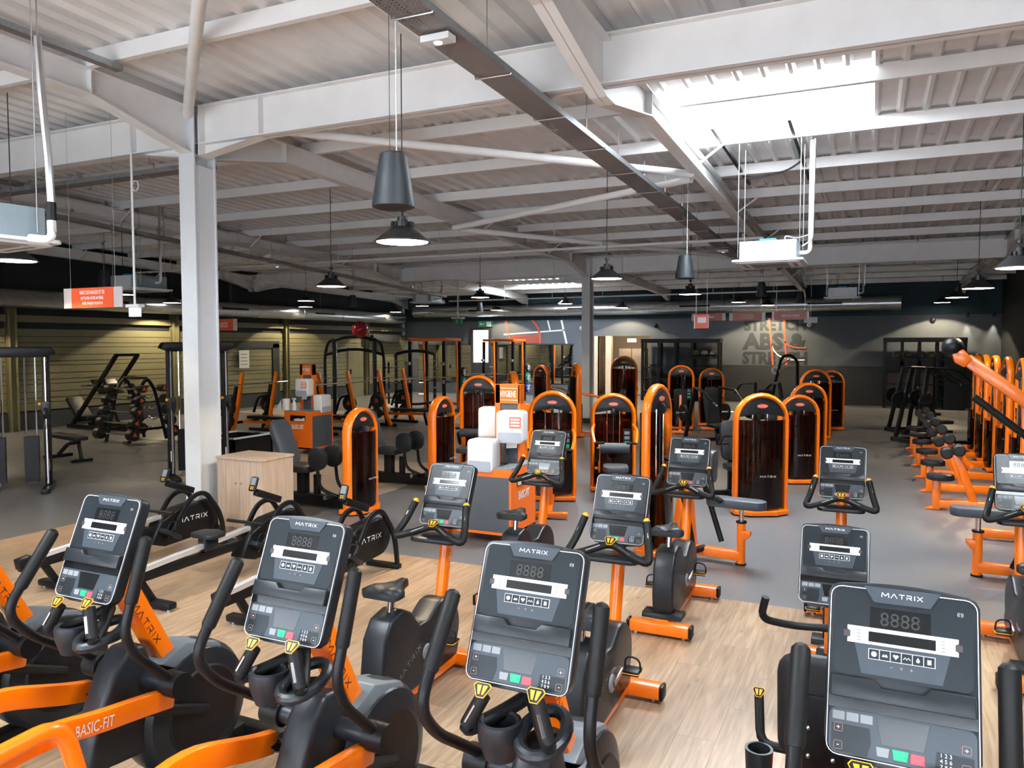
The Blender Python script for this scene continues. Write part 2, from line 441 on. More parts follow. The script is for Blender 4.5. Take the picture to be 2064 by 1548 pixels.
# right wall and the wall behind the camera, with a glazed front
wall_right = struct(B().box(XR, XR + 0.2, YF, YB + 0.2, 0, 5.8).obj('wall_right', WDARK, smooth=0), 'near-black right wall beyond the orange machines')
fb = B(); wins = [(-8.0, -2.6), (-1.8, 3.6)]
xs = [XL] + [w for p in wins for w in p] + [XR]
for a, b_ in zip(xs[0::2], xs[1::2]): fb.box(a, b_, YF - 0.2, YF, 0, 5.8)
for a, b_ in wins: fb.box(a, b_, YF - 0.2, YF, 0, 0.4); fb.box(a, b_, YF - 0.2, YF, 3.4, 5.8)
struct(fb.obj('wall_front', mat('white_front_wall', (0.6, 0.6, 0.6), 0.7, var=0.03), smooth=0), 'white street-side wall with two glazed bays')
def glass_material():
    m = bpy.data.materials.new('clear_glazing'); m.use_nodes = True; nt = m.node_tree
    nt.nodes.remove(nt.nodes['Principled BSDF']); out = nt.nodes['Material Output']
    t = nt.nodes.new('ShaderNodeBsdfTransparent'); g = nt.nodes.new('ShaderNodeBsdfGlossy'); g.inputs['Roughness'].default_value = 0.02
    mx = nt.nodes.new('ShaderNodeMixShader'); mx.inputs[0].default_value = 0.08
    nt.links.new(t.outputs[0], mx.inputs[1]); nt.links.new(g.outputs[0], mx.inputs[2]); nt.links.new(mx.outputs[0], out.inputs[0])
    return m
GLASS = glass_material()
FRAME = mat('dark_window_frame', (0.04, 0.04, 0.045), 0.5, var=0.05)
for i, (a, b_) in enumerate(wins):
    w = B()
    for x in (a, a + (b_ - a) / 3, a + 2 * (b_ - a) / 3, b_): w.box(x - 0.04, x + 0.04, YF - 0.14, YF - 0.04, 0.4, 3.4)
    for z in (0.4, 3.4): w.box(a, b_, YF - 0.14, YF - 0.04, z - 0.04, z + 0.04)
    wo = struct(w.obj('window_%d' % (i + 1), FRAME, smooth=0), ('left', 'right')[i] + ' dark framed shopfront window behind the camera')
    for k in range(3):
        x0 = a + (b_ - a) * k / 3
        B().box(x0 + 0.04, x0 + (b_ - a) / 3 - 0.04, YF - 0.1, YF - 0.09, 0.44, 3.36).obj('pane', GLASS, wo, smooth=0)
    ld = bpy.data.lights.new('window_portal', 'AREA'); ld.shape = 'RECTANGLE'; ld.size = b_ - a; ld.size_y = 3.0; ld.cycles.is_portal = True
    lo = bpy.data.objects.new('window_portal', ld); COL.objects.link(lo); lo.location = ((a + b_) / 2, YF - 0.2, 1.9); lo.rotation_euler = (R(-90), 0, 0)

# ---------------------------------------------------------------- roof deck with skylights
DECK = mat('cream_roof_deck_paint', (0.78, 0.755, 0.735), 0.55, var=0.06, vscale=2.5)
SKYL = mat('daylit_roof_sheet', (0.9, 0.95, 1.0), 0.5, emit=SKYLIGHT, ecol=(0.86, 0.94, 1.0))
PITCH = 0.28
sky = [(-2.38, 0.02, 9.0, 11.45), (-12.9, -10.8, 27.3, 29.2), (-6.6, -4.0, -1.4, 1.2), (1.0, 3.4, 1.3, 3.5)]
cells = []
def deck_strip(b, x0, y0, y1, top=0.0):
    # one trapezoid corrugation, ribs hanging down
    w = PITCH
    pr = [(0, 0), (0.035, -0.045), (0.075, -0.045), (0.11, 0), (w, 0)]
    n = max(1, int(math.ceil((y1 - y0) / 6)))
    for a, c in zip(pr[:-1], pr[1:]):
        b.add([(x0 + a[0], y0, zr(y0) + a[1] + 0.045 + top), (x0 + c[0], y0, zr(y0) + c[1] + 0.045 + top), (x0 + c[0], y1, zr(y1) + c[1] + 0.045 + top), (x0 + a[0], y1, zr(y1) + a[1] + 0.045 + top)], [(0, 1, 2, 3)])
dk = B(); nx = int((XR + 0.2 - XL) / PITCH) + 1
for i in range(nx):
    x0 = XL - 0.1 + i * PITCH; xm = x0 + PITCH / 2
    holes = sorted([(s[2], s[3]) for s in sky if s[0] <= xm <= s[1]])
    y = YF - 0.1
    for h in holes: deck_strip(dk, x0, y, h[0]); y = h[1]
    deck_strip(dk, x0, y, YB + 0.2)
ceiling = struct(dk.obj('ceiling', DECK, smooth=0), 'off-white corrugated metal roof deck on steel purlins')
for i, s in enumerate(sky):
    b = B(); x0 = XL - 0.1 + math.floor((s[0] - XL + 0.1) / PITCH) * PITCH
    while x0 + PITCH / 2 < s[1] + 0.01:
        if x0 + PITCH / 2 >= s[0] - 0.01: deck_strip(b, x0, s[2], s[3], 0.06)
        x0 += PITCH
    struct(b.obj('window_%d' % (3 + i), SKYL, smooth=0), ('glowing daylit roof panel above the grey cassette unit', 'small far daylit roof panel near the back wall', 'daylit roof panel over the entrance end', 'daylit roof panel above the elliptical row')[i])
# purlins
def cee(b, p, q, w=0.07, h=0.15):
    p = Vector(p); q = Vector(q)
    b.rect([p, q], 0.012, h); b.rect([p + V(0, 0.03, h / 2), q + V(0, 0.03, h / 2)], w, 0.012); b.rect([p + V(0, 0.03, -h / 2), q + V(0, 0.03, -h / 2)], w, 0.012)
y = 0.1
while y < YB:
    b = B(); z = zr(y) - 0.075
    cee(b, (XL, y, z), (XR, y, z)); b.obj('purlin', PAINTW, ceiling, smooth=0); y += 1.8
# rafters (I sections along the room) with haunches at the girder lines
def isec(b, pts_top, dep, fw=0.17, tf=0.014, tw=0.01):
    for (p, q, d0, d1) in zip(pts_top[:-1], pts_top[1:], dep[:-1], dep[1:]):
        x, y0, z0 = p; _, y1, z1 = q
        b.add([(x - tw / 2, y0, z0), (x + tw / 2, y0, z0), (x + tw / 2, y0, z0 - d0), (x - tw / 2, y0, z0 - d0), (x - tw / 2, y1, z1), (x + tw / 2, y1, z1), (x + tw / 2, y1, z1 - d1), (x - tw / 2, y1, z1 - d1)],
              [(0, 1, 2, 3), (4, 5, 6, 7), (0, 1, 5, 4), (1, 2, 6, 5), (2, 3, 7, 6), (3, 0, 4, 7)])
        for d0_, d1_ in ((0, 0), (d0 - tf, d1 - tf)):
            b.add([(x - fw / 2, y0, z0 - d0_), (x + fw / 2, y0, z0 - d0_), (x + fw / 2, y0, z0 - d0_ - tf), (x - fw / 2, y0, z0 - d0_ - tf), (x - fw / 2, y1, z1 - d1_), (x + fw / 2, y1, z1 - d1_), (x + fw / 2, y1, z1 - d1_ - tf), (x - fw / 2, y1, z1 - d1_ - tf)],
                  [(0, 1, 2, 3), (4, 5, 6, 7), (0, 1, 5, 4), (1, 2, 6, 5), (2, 3, 7, 6), (3, 0, 4, 7)])
GY = [7.0, 21.3]
RX = [-20.2, -13.9, -7.5, -2.33, 2.84]
for x in RX:
    ys = [YF, 5.55, 6.88, 7.12, 8.5, 19.8, 21.18, 21.42, 22.8, 30.2, YB]
    dp = [0.27, 0.27, 0.56, 0.56, 0.27, 0.27, 0.52, 0.52, 0.27, 0.27, 0.5]
    b = B(); isec(b, [(x, y, zr(y) - 0.155) for y in ys], dp)
    for y, d in ((5.55, 0.27), (8.5, 0.27), (19.8, 0.27), (22.8, 0.27)):
        b.box(x - 0.08, x + 0.08, y - 0.006, y + 0.006, zr(y) - 0.155 - d, zr(y) - 0.16)
    b.obj('rafter', PAINTW, ceiling, smooth=0)
# girders across the room with haunches at the columns
for gy in GY:
    zt = zr(gy) - 0.12; b = B()
    cols = [-20.2, -7.5]
    b.box(XL, XR, gy - 0.005, gy + 0.005, zt - 0.46, zt); b.box(XL, XR, gy - 0.09, gy + 0.09, zt - 0.014, zt); b.box(XL, XR, gy - 0.09, gy + 0.09, zt - 0.46, zt - 0.446)
    for cx in cols:
        for sg in (-1, 1):
            b.prism([(cx + sg * 0.1, zt - 0.46), (cx + sg * 1.05, zt - 0.46), (cx + sg * 0.1, zt - 0.6)], gy - 0.006, gy + 0.006, 'xz')
            b.add([(cx + sg * 1.05, gy - 0.085, zt - 0.462), (cx + sg * 1.05, gy + 0.085, zt - 0.462), (cx + sg * 0.1, gy + 0.085, zt - 0.605), (cx + sg * 0.1, gy - 0.085, zt - 0.605)], [(0, 1, 2, 3)])
            b.box(cx + sg * 1.05 - 0.007, cx + sg * 1.05 + 0.007, gy - 0.085, gy + 0.085, zt - 0.45, zt - 0.01)
            b.box(cx + sg * 0.13 - 0.009, cx + sg * 0.13 + 0.009, gy - 0.1, gy + 0.1, zt - 0.6, zt - 0.01)
    b.obj('girder', PAINTW, ceiling, smooth=0)
def column(cx, gy, nm, label):
    b = B(); zt = zr(gy) - 0.13
    b.box(cx - 0.125, cx + 0.125, gy - 0.17, gy - 0.15, 0, zt).box(cx - 0.125, cx + 0.125, gy + 0.15, gy + 0.17, 0, zt).box(cx - 0.1, cx + 0.105, gy - 0.15, gy + 0.15, 0, zt - 0.7).box(cx - 0.008, cx + 0.008, gy - 0.15, gy + 0.15, zt - 0.7, zt)
    o = struct(b.obj(nm, mat('column_paint', (0.66, 0.68, 0.70), 0.5, var=0.03), smooth=0), label)
    B().box(cx - 0.13, cx + 0.13, gy - 0.176, gy + 0.176, 0, 0.14).obj('plinth', WDADO, o, smooth=0)
    return o
column(-7.5, 7.0, 'trim_2', 'white steel column beside the wooden cabinet')
column(-7.5, 21.3, 'trim_3', 'grey steel column standing farther back beside the doorway')
# round bracing tubes and the fly braces under the rafters
def brace(p, q, r=0.055): B().cyl(p, q, r, 12).obj('brace_tube', PAINTW, ceiling)
brace((-6.6, 7.2, 4.86), (-2.4, 11.3, 4.75)); brace((-7.4, 13.2, 4.55), (-2.45, 11.5, 4.72))
brace((-7.45, 6.82, 5.03), (-4.0, 3.88, 5.2), 0.06); brace((-7.4, 13.4, 4.55), (-2.4, 20.9, 4.45))
for x in RX[:-1]:
    for y in (1.9, 10.9, 14.5, 18.1, 25.3):
        B().cyl((x + 0.05, y, zr(y) - 0.42), (x + 0.42, y, zr(y) - 0.16), 0.018, 6).obj('fly_brace', PAINTW, ceiling)
# ================================================================== fixtures under the roof
LAMPB = mat('matt_black_lamp', (0.016, 0.016, 0.017), 0.45, var=0.1)
LAMPIN = mat('glowing_lamp_disc', (1, 0.9, 0.75), 0.5, emit=16.0, ecol=(1.0, 0.86, 0.68))
CORD = mat('dark_cord', (0.03, 0.03, 0.03), 0.6, var=0.05)
def make_lamp():
    t = thing('pendant_lamp', 'proto', 'lamp')
    # origin at the rim centre
    sh = B().lathe([(0.275, 0), (0.275, 0.012), (0.10, 0.15), (0.085, 0.155), (0.085, 0.14), (0.26, 0.006), (0.275, 0)], n=28).obj('shade', LAMPB, t)
    B().lathe([(0, 0.006), (0.25, 0.004), (0.25, 0.012), (0, 0.02)], n=24).obj('light_disc', LAMPIN, t)
    hs = B().lathe([(0, 0.15), (0.09, 0.15), (0.09, 0.2), (0.05, 0.2), (0.05, 0.25), (0, 0.25)], n=18)
    for j in range(12):
        a = j * PI / 6; hs.cbox((0.1 * math.cos(a), 0.1 * math.sin(a), 0.178), (0.03, 0.006, 0.05), Matrix.Rotation(a, 3, 'Z'))
    hs.obj('heat_sink', LAMPB, t, smooth=30)
    B().tube(rp([(0, 0, 0.25), (0, 0, 0.3)], 0.01), 0.012, 6).lathe([(0, 0.3), (0.03, 0.305), (0.03, 0.345), (0, 0.35)], n=10).obj('hook', LAMPB, t)
    ld = bpy.data.lights.new('lamp_glow', 'SPOT'); ld.energy = LAMP_W; ld.color = (1.0, 0.80, 0.50); ld.spot_size = R(128); ld.spot_blend = 0.12; ld.shadow_soft_size = 0.1
    lo = bpy.data.objects.new('lamp_glow', ld); COL.objects.link(lo); lo.parent = t; lo.location = (0, 0, -0.006)
    return t
LAMP = make_lamp(); lamp_first = [True]
cord_me = {}
def hang(parent, z0, z1, name='cord', r=0.006, x=0, y=0, m=None):
    return B().cyl((x, y, z0), (x, y, z1), r, 6).obj(name, m or CORD, parent)
def lamp(x, y, z, label, w=1.0):
    if lamp_first[0]: t = LAMP; t.location = (x, y, z); t['label'] = label; lamp_first[0] = False
    else: t = dup(LAMP, (x, y, z), 0, label)
    t['group'] = 'black pendant lamps'
    hang(t, 0.35, zr(y) - z - 0.03)
    if w != 1.0:
        for c in t.children:
            if c.type == 'LIGHT': c.data = c.data.copy(); c.data.energy = LAMP_W * w
    return t
# protos must be cloned before cords are added
_lamps = [
 (-4.19, 6.44, 3.29, 'big black pendant lamp hanging right behind the nearest cone speaker', 1),
 (-8.77, 11.16, 3.32, 'black pendant lamp left of the near speaker, over the free weights', 0.6),
 (-3.99, 12.26, 3.37, 'black pendant lamp hanging in front of the farther grey column', 1),
 (-3.89, 18.29, 3.46, 'black pendant lamp just below the second cone speaker', 1),
 (-4.5, 29.6, 3.84, 'black pendant lamp in front of the thin white pipe, above the unreadable pale red sign', 1),
 (-3.57, 30.55, 3.75, 'small black pendant lamp between two hanging red signs before the back wall', 2.2),
 (-10.1, 19.52, 3.61, 'black pendant lamp above the small cone speaker at the duct corner', 0.7),
 (-10.2, 26.5, 3.76, 'small black pendant lamp below the far skylight', 1),
 (-15.0, 30.55, 3.78, 'small black pendant lamp in front of the silver duct near the exit sign', 1.4),
 (-9.3, 30.55, 3.77, 'small black pendant lamp right of the far column, against the silver duct', 1.6),
 (-16.25, 19.41, 3.65, 'upper of two stacked black pendant lamps before the left duct', 0.5),
 (-19.45, 23.2, 3.69, 'lower of two stacked black pendant lamps before the left duct', 1.8),
 (-19.45, 29.3, 3.72, 'smallest black pendant lamp at the corner of the ducts', 1.8),
 (-19.45, 17.05, 3.55, 'black pendant lamp over the boarded wall left of the white column', 1.8),
 (-9.45, 5.95, 3.3, 'black pendant lamp cut off at the left edge below the cassette unit', 0.7),
 (-19.45, 10.9, 3.5, 'black pendant lamp by the boarded wall at the far left', 1.4),
 (-15.68, 12.38, 3.43, 'black pendant lamp half hidden behind the orange hanging sign', 0.45),
 (-16.14, 26.2, 3.79, 'black pendant lamp just left of the far cassette unit', 0.6),
 (1.63, 11.28, 3.23, 'large black pendant lamp cut off at the right edge', 1),
 (2.2, 30.5, 3.72, 'farthest of three black pendant lamps in the row by the right wall', 2.0),
 (1.93, 22.37, 3.46, 'middle of three black pendant lamps in the row by the right wall', 1),
 (1.74, 16.31, 3.3, 'nearest of three black pendant lamps in the row by the right wall', 1),
]
_roots = [LAMP] + [dup(LAMP, (0, 0, 0), 0, '') for _ in _lamps[1:]]
for t, (x, y, z, label, w) in zip(_roots, _lamps):
    t.location = (x, y, z); t['label'] = label; t['group'] = 'black pendant lamps'
    hang(t, 0.35, zr(y) - z - 0.0)
    if w != 1:
        for c in bpy.data.objects:
            if c.parent == t and c.type == 'LIGHT': c.data = c.data.copy(); c.data.energy = LAMP_W * w

# cone speakers
SPK = mat('speaker_plastic', (0.022, 0.028, 0.034), 0.5, bump=0.05, bscale=500)
def speaker(x, y, z, label, k=1.0, white=True):
    t = thing('pendant_speaker', label, 'speaker', (x, y, z), 0, 'black cone speakers')
    B().lathe([(0, 0.37 * k), (0.085 * k, 0.37 * k), (0.095 * k, 0.36 * k), (0.15 * k, 0.02 * k), (0.148 * k, 0.0)], n=28).obj('body', SPK, t)
    B().lathe([(0, -0.012 * k), (0.12 * k, -0.01 * k), (0.148 * k, 0.0), (0.12 * k, 0.004), (0, 0.004)], n=28).obj('grille', LAMPB, t)
    hang(t, 0.37 * k, zr(y) - z, 'cable', 0.005, 0.03, 0, WHITE if white else CORD); hang(t, 0.37 * k, zr(y) - z, 'safety_wire', 0.003, -0.03)
speaker(-3.29, 4.94, 3.33, 'largest black cone speaker hanging above the nearest pendant lamp', 1.08)
speaker(-2.71, 12.32, 3.34, 'black cone speaker left of the bright cassette unit')
speaker(-2.76, 22.14, 3.61, 'dark cone speaker hanging under the cassette unit in front of the back wall', white=False)
speaker(-2.2, 27.9, 3.7, 'smallest dark cone speaker beside the end of the cable tray', white=False)
speaker(-15.81, 21.24, 3.56, 'black cone speaker before the left duct, right of the stacked lamps', white=False)
speaker(-14.2, 27.4, 3.58, 'small bluish cone speaker left of the hanging exit sign', white=False)
speaker(-17.0, 12.9, 3.7, 'dark cone speaker above the orange sign on the left', white=False)

# ceiling cassette units
def cassette(x, y, z, label, rz=0.0, k=1.0, pipe=True):
    t = thing('cassette_air_conditioner', label, 'air conditioner', (x, y, z), rz, 'hanging cassette air conditioners')
    t.scale = (k, k, k)
    B().box(-0.38, 0.38, -0.38, 0.38, 0.05, 0.31).obj('casing', mat('pale_galvanised_casing', (0.3, 0.36, 0.39), 0.45, metal=0.4, var=0.06), t, smooth=0, bev=0.01)
    B().box(-0.24, 0.24, -0.39, -0.38, 0.06, 0.3).obj('front_panel', WHITE, t, smooth=0)
    p = B().prism(rrect(0.95, 0.95, 0.06), 0.02, 0.05, 'xy').prism(rrect(0.86, 0.86, 0.06), 0.0, 0.02, 'xy').obj('grille_panel', WHITE, t, smooth=0, bev=0.004)
    B().prism(rrect(0.5, 0.5, 0.03), -0.004, 0.0, 'xy').obj('intake_grille', LGREY, p, smooth=0)
    for a in range(4):
        m = Matrix.Rotation(a * PI / 2, 3, 'Z')
        B().cbox(m @ V(0, 0.34, -0.001), (0.5, 0.05, 0.006), m).obj('louvre', LGREY, p, smooth=0)
    B().box(-0.12, 0.1, -0.3, -0.1, 0.31, 0.345).obj('blue_clip', mat('blue_tape', (0.0, 0.25, 0.45), 0.4, var=0.05), t, smooth=0, bev=0.005)
    for sx in (-1, 1):
        for sy in (-1, 1):
            hang(t, 0.1, (zr(y) - z) / k, 'hanger_rod', 0.005, sx * 0.41, sy * 0.3, STEEL)
    h = (zr(y) - z) / k
    if not pipe: return t
    B().tube(rp([(0.38, 0.1, 0.17), (0.52, 0.1, 0.17), (0.52, 0.1, h)], 0.08), 0.028, 8).obj('refrigerant_pipe', WHITE, t)
    B().tube(rp([(0.56, 0.05, h), (0.555, 0.05, 0.34), (0.42, 0.0, 0.25)], 0.1), 0.014, 6).obj('insulated_cable', STEEL, t)
    B().tube(rp([(0.2, -0.1, 0.31), (0.2, -0.1, 0.4), (0.35, 0, 0.36), (0.54, 0.05, 0.42)], 0.08), 0.01, 6).obj('drain_hose', LGREY, t)
    return t
cassette(-1.33, 11.6, 3.42, 'brightly lit cassette air conditioner hanging below the big skylight')
cassette(-0.75, 23.6, 3.55, 'cassette air conditioner farther back on the right, beside the cable tray end')
cassette(-14.2, 23.4, 3.72, 'cassette air conditioner hanging before the duct corner')
cassette(-6.6, 3.84, 3.1, 'large cassette air conditioner cut off at the left edge', R(-8), pipe=False)
cassette(-13.95, 11.4, 3.4, 'cassette air conditioner half hidden behind the orange sign and rod')

# ducts
DUCT = mat('spiral_duct_metal', (0.5, 0.53, 0.56), 0.3, metal=1.0, var=0.1, vscale=6)
def duct(p, q, r, label, seams):
    t = thing('spiral_duct', label, 'duct')
    p = V(p); q = V(q); L = (q - p).length; d = (q - p).normalized()
    B().cyl(p, q, r, 24).obj('pipe', DUCT, t)
    n = int(L / seams)
    b = B()
    for i in range(1, n):
        c = p + d * (i * seams); B().tube([c - d * 0.02, c + d * 0.02], [r + 0.012, r + 0.012], 24).obj('joint_ring', DUCT, t)
    for i in range(1, n, 2):
        c = p + d * (i * seams + seams * 0.5); s = V(-d.y, d.x, 0)
        B().tube([c + V(0, 0, r - 0.02), V(c.x, c.y, zr(c.y))], 0.006, 5).obj('hanger_wire', STEEL, t)
        B().cbox(c - V(0, 0, 0.0) - V(0, 0, 0) + (V(0, -r, 0.02) if abs(d.x) > 0.5 else V(r, 0, 0.02)), (seams * 0.5 if abs(d.x) > 0.5 else 0.02, 0.02 if abs(d.x) > 0.5 else seams * 0.5, 0.07)).obj('air_slot', BLACK, t, smooth=0)
    return t
duct((-19.6, 31.17, 3.78), (0.95, 31.17, 3.78), 0.27, 'long silver spiral duct running along the back wall', 2.4)
duct((-20.04, 2.0, 3.48), (-20.04, 30.7, 3.48), 0.25, 'long dark spiral duct running along the boarded left wall', 2.4)

# cable trays
def perf_material():
    m = bpy.data.materials.new('perforated_galvanised_tray'); m.use_nodes = True; nt = m.node_tree; b = nt.nodes['Principled BSDF']
    b.inputs['Base Color'].default_value = (0.27, 0.25, 0.25, 1); b.inputs['Metallic'].default_value = 0.3; b.inputs['Roughness'].default_value = 0.45
    tc = nt.nodes.new('ShaderNodeTexCoord'); mp = nt.nodes.new('ShaderNodeMapping'); mp.inputs['Scale'].default_value = (28, 28, 28)
    nt.links.new(tc.outputs['Object'], mp.inputs[0]); vo = nt.nodes.new('ShaderNodeTexVoronoi'); vo.inputs['Randomness'].default_value = 0.0; vo.inputs['Scale'].default_value = 1
    nt.links.new(mp.outputs[0], vo.inputs['Vector'])
    lt = nt.nodes.new('ShaderNodeMath'); lt.operation = 'GREATER_THAN'; lt.inputs[1].default_value = 0.27
    nt.links.new(vo.outputs['Distance'], lt.inputs[0]); nt.links.new(lt.outputs[0], b.inputs['Alpha'])
    return m
PERF = perf_material()
def tray(p, q, w, label, every=1.3, nm='cable_tray', lamps=()):
    t = thing(nm, label, 'cable tray')
    p = V(p); q = V(q); d = (q - p).normalized(); s = V(-d.y, d.x, 0) * (w / 2)
    B().rect([p, q], w, 0.004).obj('perforated_bottom', PERF, t, smooth=0)
    for sg in (-1, 1): B().rect([p + s * sg + V(0, 0, 0.03), q + s * sg + V(0, 0, 0.03)], 0.004, 0.06).obj('side_rail', GALV, t, smooth=0)
    n = int((q - p).length / every)
    for i in range(n + 1):
        c = p + d * (i * every + 0.2)
        if (c - p).length > (q - p).length: break
        B().tube(rp([c - s * 1.1, c - s * 1.1 - V(0, 0, 0.012), c + s * 1.15 - V(0, 0, 0.012), c + s * 1.15 + V(0, 0, 0.2), c + s * 0.4 + V(0, 0, 0.2)], 0.02, 2), 0.008, 6).cyl(c + s * 0.4 + V(0, 0, 0.2), V(c.x + s.x * 0.4, c.y + s.y * 0.4, zr(c.y)), 0.005, 5).obj('bracket', STEEL, t)
    B().tube([p + V(0, 0, 0.02) + s * 0.3, q + V(0, 0, 0.02) + s * 0.3], 0.015, 6).obj('cable_bundle', CORD, t)
    return t
tray((-2.95, 3.2, 4.62), (-3.1, 21.0, 4.42), 0.3, 'long perforated cable tray running diagonally under the roof')
tray((-20.0, 7.35, 4.53), (-7.65, 7.35, 4.53), 0.2, 'galvanised cable tray ending at the white column', 2.2)
tray((-13.0, 7.75, 4.56), (-13.0, 22.5, 3.85), 0.2, 'thin galvanised tray crossing behind the white column to the duct corner', 3.2)
tray((-6.97, 1.5, 5.1), (-6.97, 5.53, 5.06), 0.1, 'narrow dark channel on the roof at the top left', 2.0, 'roof_channel')
def em_light(x, y, z, label, rz=0):
    t = thing('emergency_light', label, 'emergency light', (x, y, z), rz, 'white emergency lights')
    B().box(-0.12, 0.12, -0.06, 0.06, 0, 0.05).obj('case', WHITE, t, smooth=0, bev=0.006)
    B().lathe([(0, -0.012), (0.03, -0.008), (0.035, 0)], n=12).obj('lens', mat('clear_lens', (0.75, 0.85, 0.85), 0.1, emit=1.0), t)
em_light(-2.96, 5.05, 4.53, 'white emergency light under the near end of the cable tray')
em_light(-3.08, 17.9, 4.37, 'white emergency light under the far end of the cable tray')
em_light(-13.0, 14.5, 4.15, 'white emergency light under the thin tray right of the white column')
# thin white pipe across the room
t = thing('sprinkler_pipe', 'thin white sprinkler pipe crossing the roof behind the near pendant lamp', 'pipe')
B().cyl((-20, 16.2, 4.42), (-2.0, 16.2, 4.42), 0.03, 8).obj('pipe', PAINTW, t)
for i in range(6):
    hang(t, 4.44, zr(16.2), 'pipe_hanger', 0.008, -18.5 + 3.0 * i, 16.2, PAINTW)
    B().cyl((-17.4 + 3.0 * i, 16.2, 4.42), (-17.4 + 3.0 * i, 16.2, 4.52), 0.012, 6).obj('sprinkler_head', PAINTW, t)
t = thing('light_rail', 'thin white rail hanging before the silver duct on the back wall', 'rail')
B().rect([(-15.5, 27.2, 4.02), (-2.2, 27.2, 4.06)], 0.05, 0.05).obj('rail', PAINTW, t, smooth=0)
for i in range(7): hang(t, 4.05, zr(27.2), 'hanger_rod', 0.008, -15.0 + 2.0 * i, 27.2, PAINTW)

t = thing('light_rail', 'thin white rail running back toward the duct corner beside the far cassette unit', 'rail')
B().rect([(-15.6, 16.5, 4.06), (-15.6, 27.0, 4.02)], 0.05, 0.05).obj('rail', PAINTW, t, smooth=0)
for i in range(4): hang(t, 4.05, zr(18 + 2.6 * i), 'hanger_rod', 0.008, -15.6, 18 + 2.6 * i, PAINTW)
# beacons on rods, conduits from the roof
def rod_sign(x, y, z, label, green=False):
    t = thing('rod_hung_beacon', label, 'emergency light', (x, y, z), 0)
    hang(t, 0.0, zr(y) - z, 'rod', 0.014, 0, 0, WHITE)
    B().box(-0.11, 0.11, -0.05, 0.05, -0.03, 0.01).obj('mount', WHITE, t, smooth=0, bev=0.008)
    b = B().box(-0.075, 0.075, -0.03, 0.03, -0.14, -0.03).obj('sign_box', mat('exit_green', (0.01, 0.2, 0.09), 0.4, var=0.05) if green else mat('lit_white_box', (0.8, 0.9, 0.88), 0.4, emit=0.35), t, smooth=0, bev=0.004)
    if green: text('E', 0.06, PRINTW, t, (-0.0, -0.031, -0.085), name='pictogram')
    return t
def at(x, y, D):   # a point seen at pixel (x, y), D metres ahead of the camera
    f = V(-math.sin(R(25)) * math.cos(PIT), math.cos(R(25)) * math.cos(PIT), -math.sin(PIT)); r = V(math.cos(R(25)), math.sin(R(25)), 0); u = r.cross(f)
    return V(0, 0, 2.3) + (f + r * ((x - 1032) / 1550) - u * ((y - 774) / 1550)) * D
PIT = math.atan(81 / 1550)
p = at(272, 615, 9.3); rod_sign(p.x, p.y, p.z, 'white beacon box on a long rod right of the orange sign')
p = at(923, 640, 26); tt = rod_sign(p.x, p.y, p.z, 'green exit sign hanging on a rod before the back wall', True); tt.scale = (2, 2, 1.6)
# loose ring of cable on the rod
B().tube([(0.06 + 0.05 * math.cos(a * PI / 8), 0, 1.42 + 0.06 * math.sin(a * PI / 8)) for a in range(16)], 0.006, 5, closed=True).obj('cable_loop', WHITE, bpy.data.objects['rod_hung_beacon'])
# hanging signs
ACRY = mat('translucent_acrylic', (0.55, 0.5, 0.5), 0.25, var=0.03)
SIGNR = mat('orange_red_sign', (0.72, 0.1, 0.035), 0.4, var=0.04)
SIGNP = mat('pale_red_sign', (0.52, 0.13, 0.11), 0.4, var=0.04)
def hsign(px, py, D, w, h, lines, label, m=SIGNR, rz=0.0, inset=0.14, tx=0.6, fh=0.62):
    p = at(px, py, D)
    t = thing('hanging_sign', label, 'sign', p, rz, 'hanging signs')
    B().box(-w / 2, w / 2, -0.006, 0.006, -h / 2, h / 2).obj('acrylic_panel', ACRY, t, smooth=0)
    B().box(-w / 2 + w * inset, w / 2 - w * inset, -0.009, 0.009, -h / 2, h / 2).obj('colour_panel', m, t, smooth=0)
    n = len(lines)
    for i, s in enumerate(lines):
        zc = (n - 1) / 2 * h * fh / n - i * h * fh / n
        text(s, h * fh / n * 0.72, PRINTW, t, (0, -0.0105, zc), sx=tx, bold=0.02)
    for sx in (-1, 1): hang(t, h / 2, zr(p.y) - p.z, 'wire', 0.0025, sx * w * 0.38, 0, STEEL)
    return t
hsign(187, 600, 10, 1.12, 0.26, ['MERCI DE RANGER ET DE', 'NETTOYER VOTRE MATÉRIEL', 'APRÈS CHAQUE UTILISATION'], 'orange sign with three lines of white text left of the white column', tx=0.62, fh=0.8)
hsign(437, 655, 20, 1.4, 0.3, ['POIDS LOURDS'], 'orange sign reading LOURDS behind the white column', inset=0.09, tx=0.62)
hsign(1414, 648, 16.4, 0.30, 0.29, [], 'small square red sign with a pale patch in front of the back wall', SIGNR, 0, 0.04)
o = bpy.data.objects['hanging_sign.002']; B().box(-0.08, 0.1, -0.011, -0.0095, -0.03, 0.09).obj('white_print', PRINTW, o, smooth=0); B().box(-0.16, -0.145, -0.012, 0.012, -0.15, 0.15).obj('white_edge', PRINTW, o, smooth=0)
hsign(1428, 639, 22.5, 0.98, 0.21, ['MACHINES'], 'pale red sign half hidden behind the square red sign', SIGNP, 0, 0.1, 0.8, 0.4)
hsign(1506, 638, 22, 1.0, 0.23, ['MERCI DE RANGER ET DE', 'NETTOYER VOTRE MATÉRIEL'], 'pale red sign with two text lines left of the mural lettering', SIGNP, 0, 0.1, 0.55, 0.55)
hsign(1593, 636, 21, 0.96, 0.23, ['STRETCH & CARDIO'], 'pale red sign hanging above the mural lettering', SIGNP, 0, 0.06, 0.6, 0.4)
p = at(1634, 645, 23)
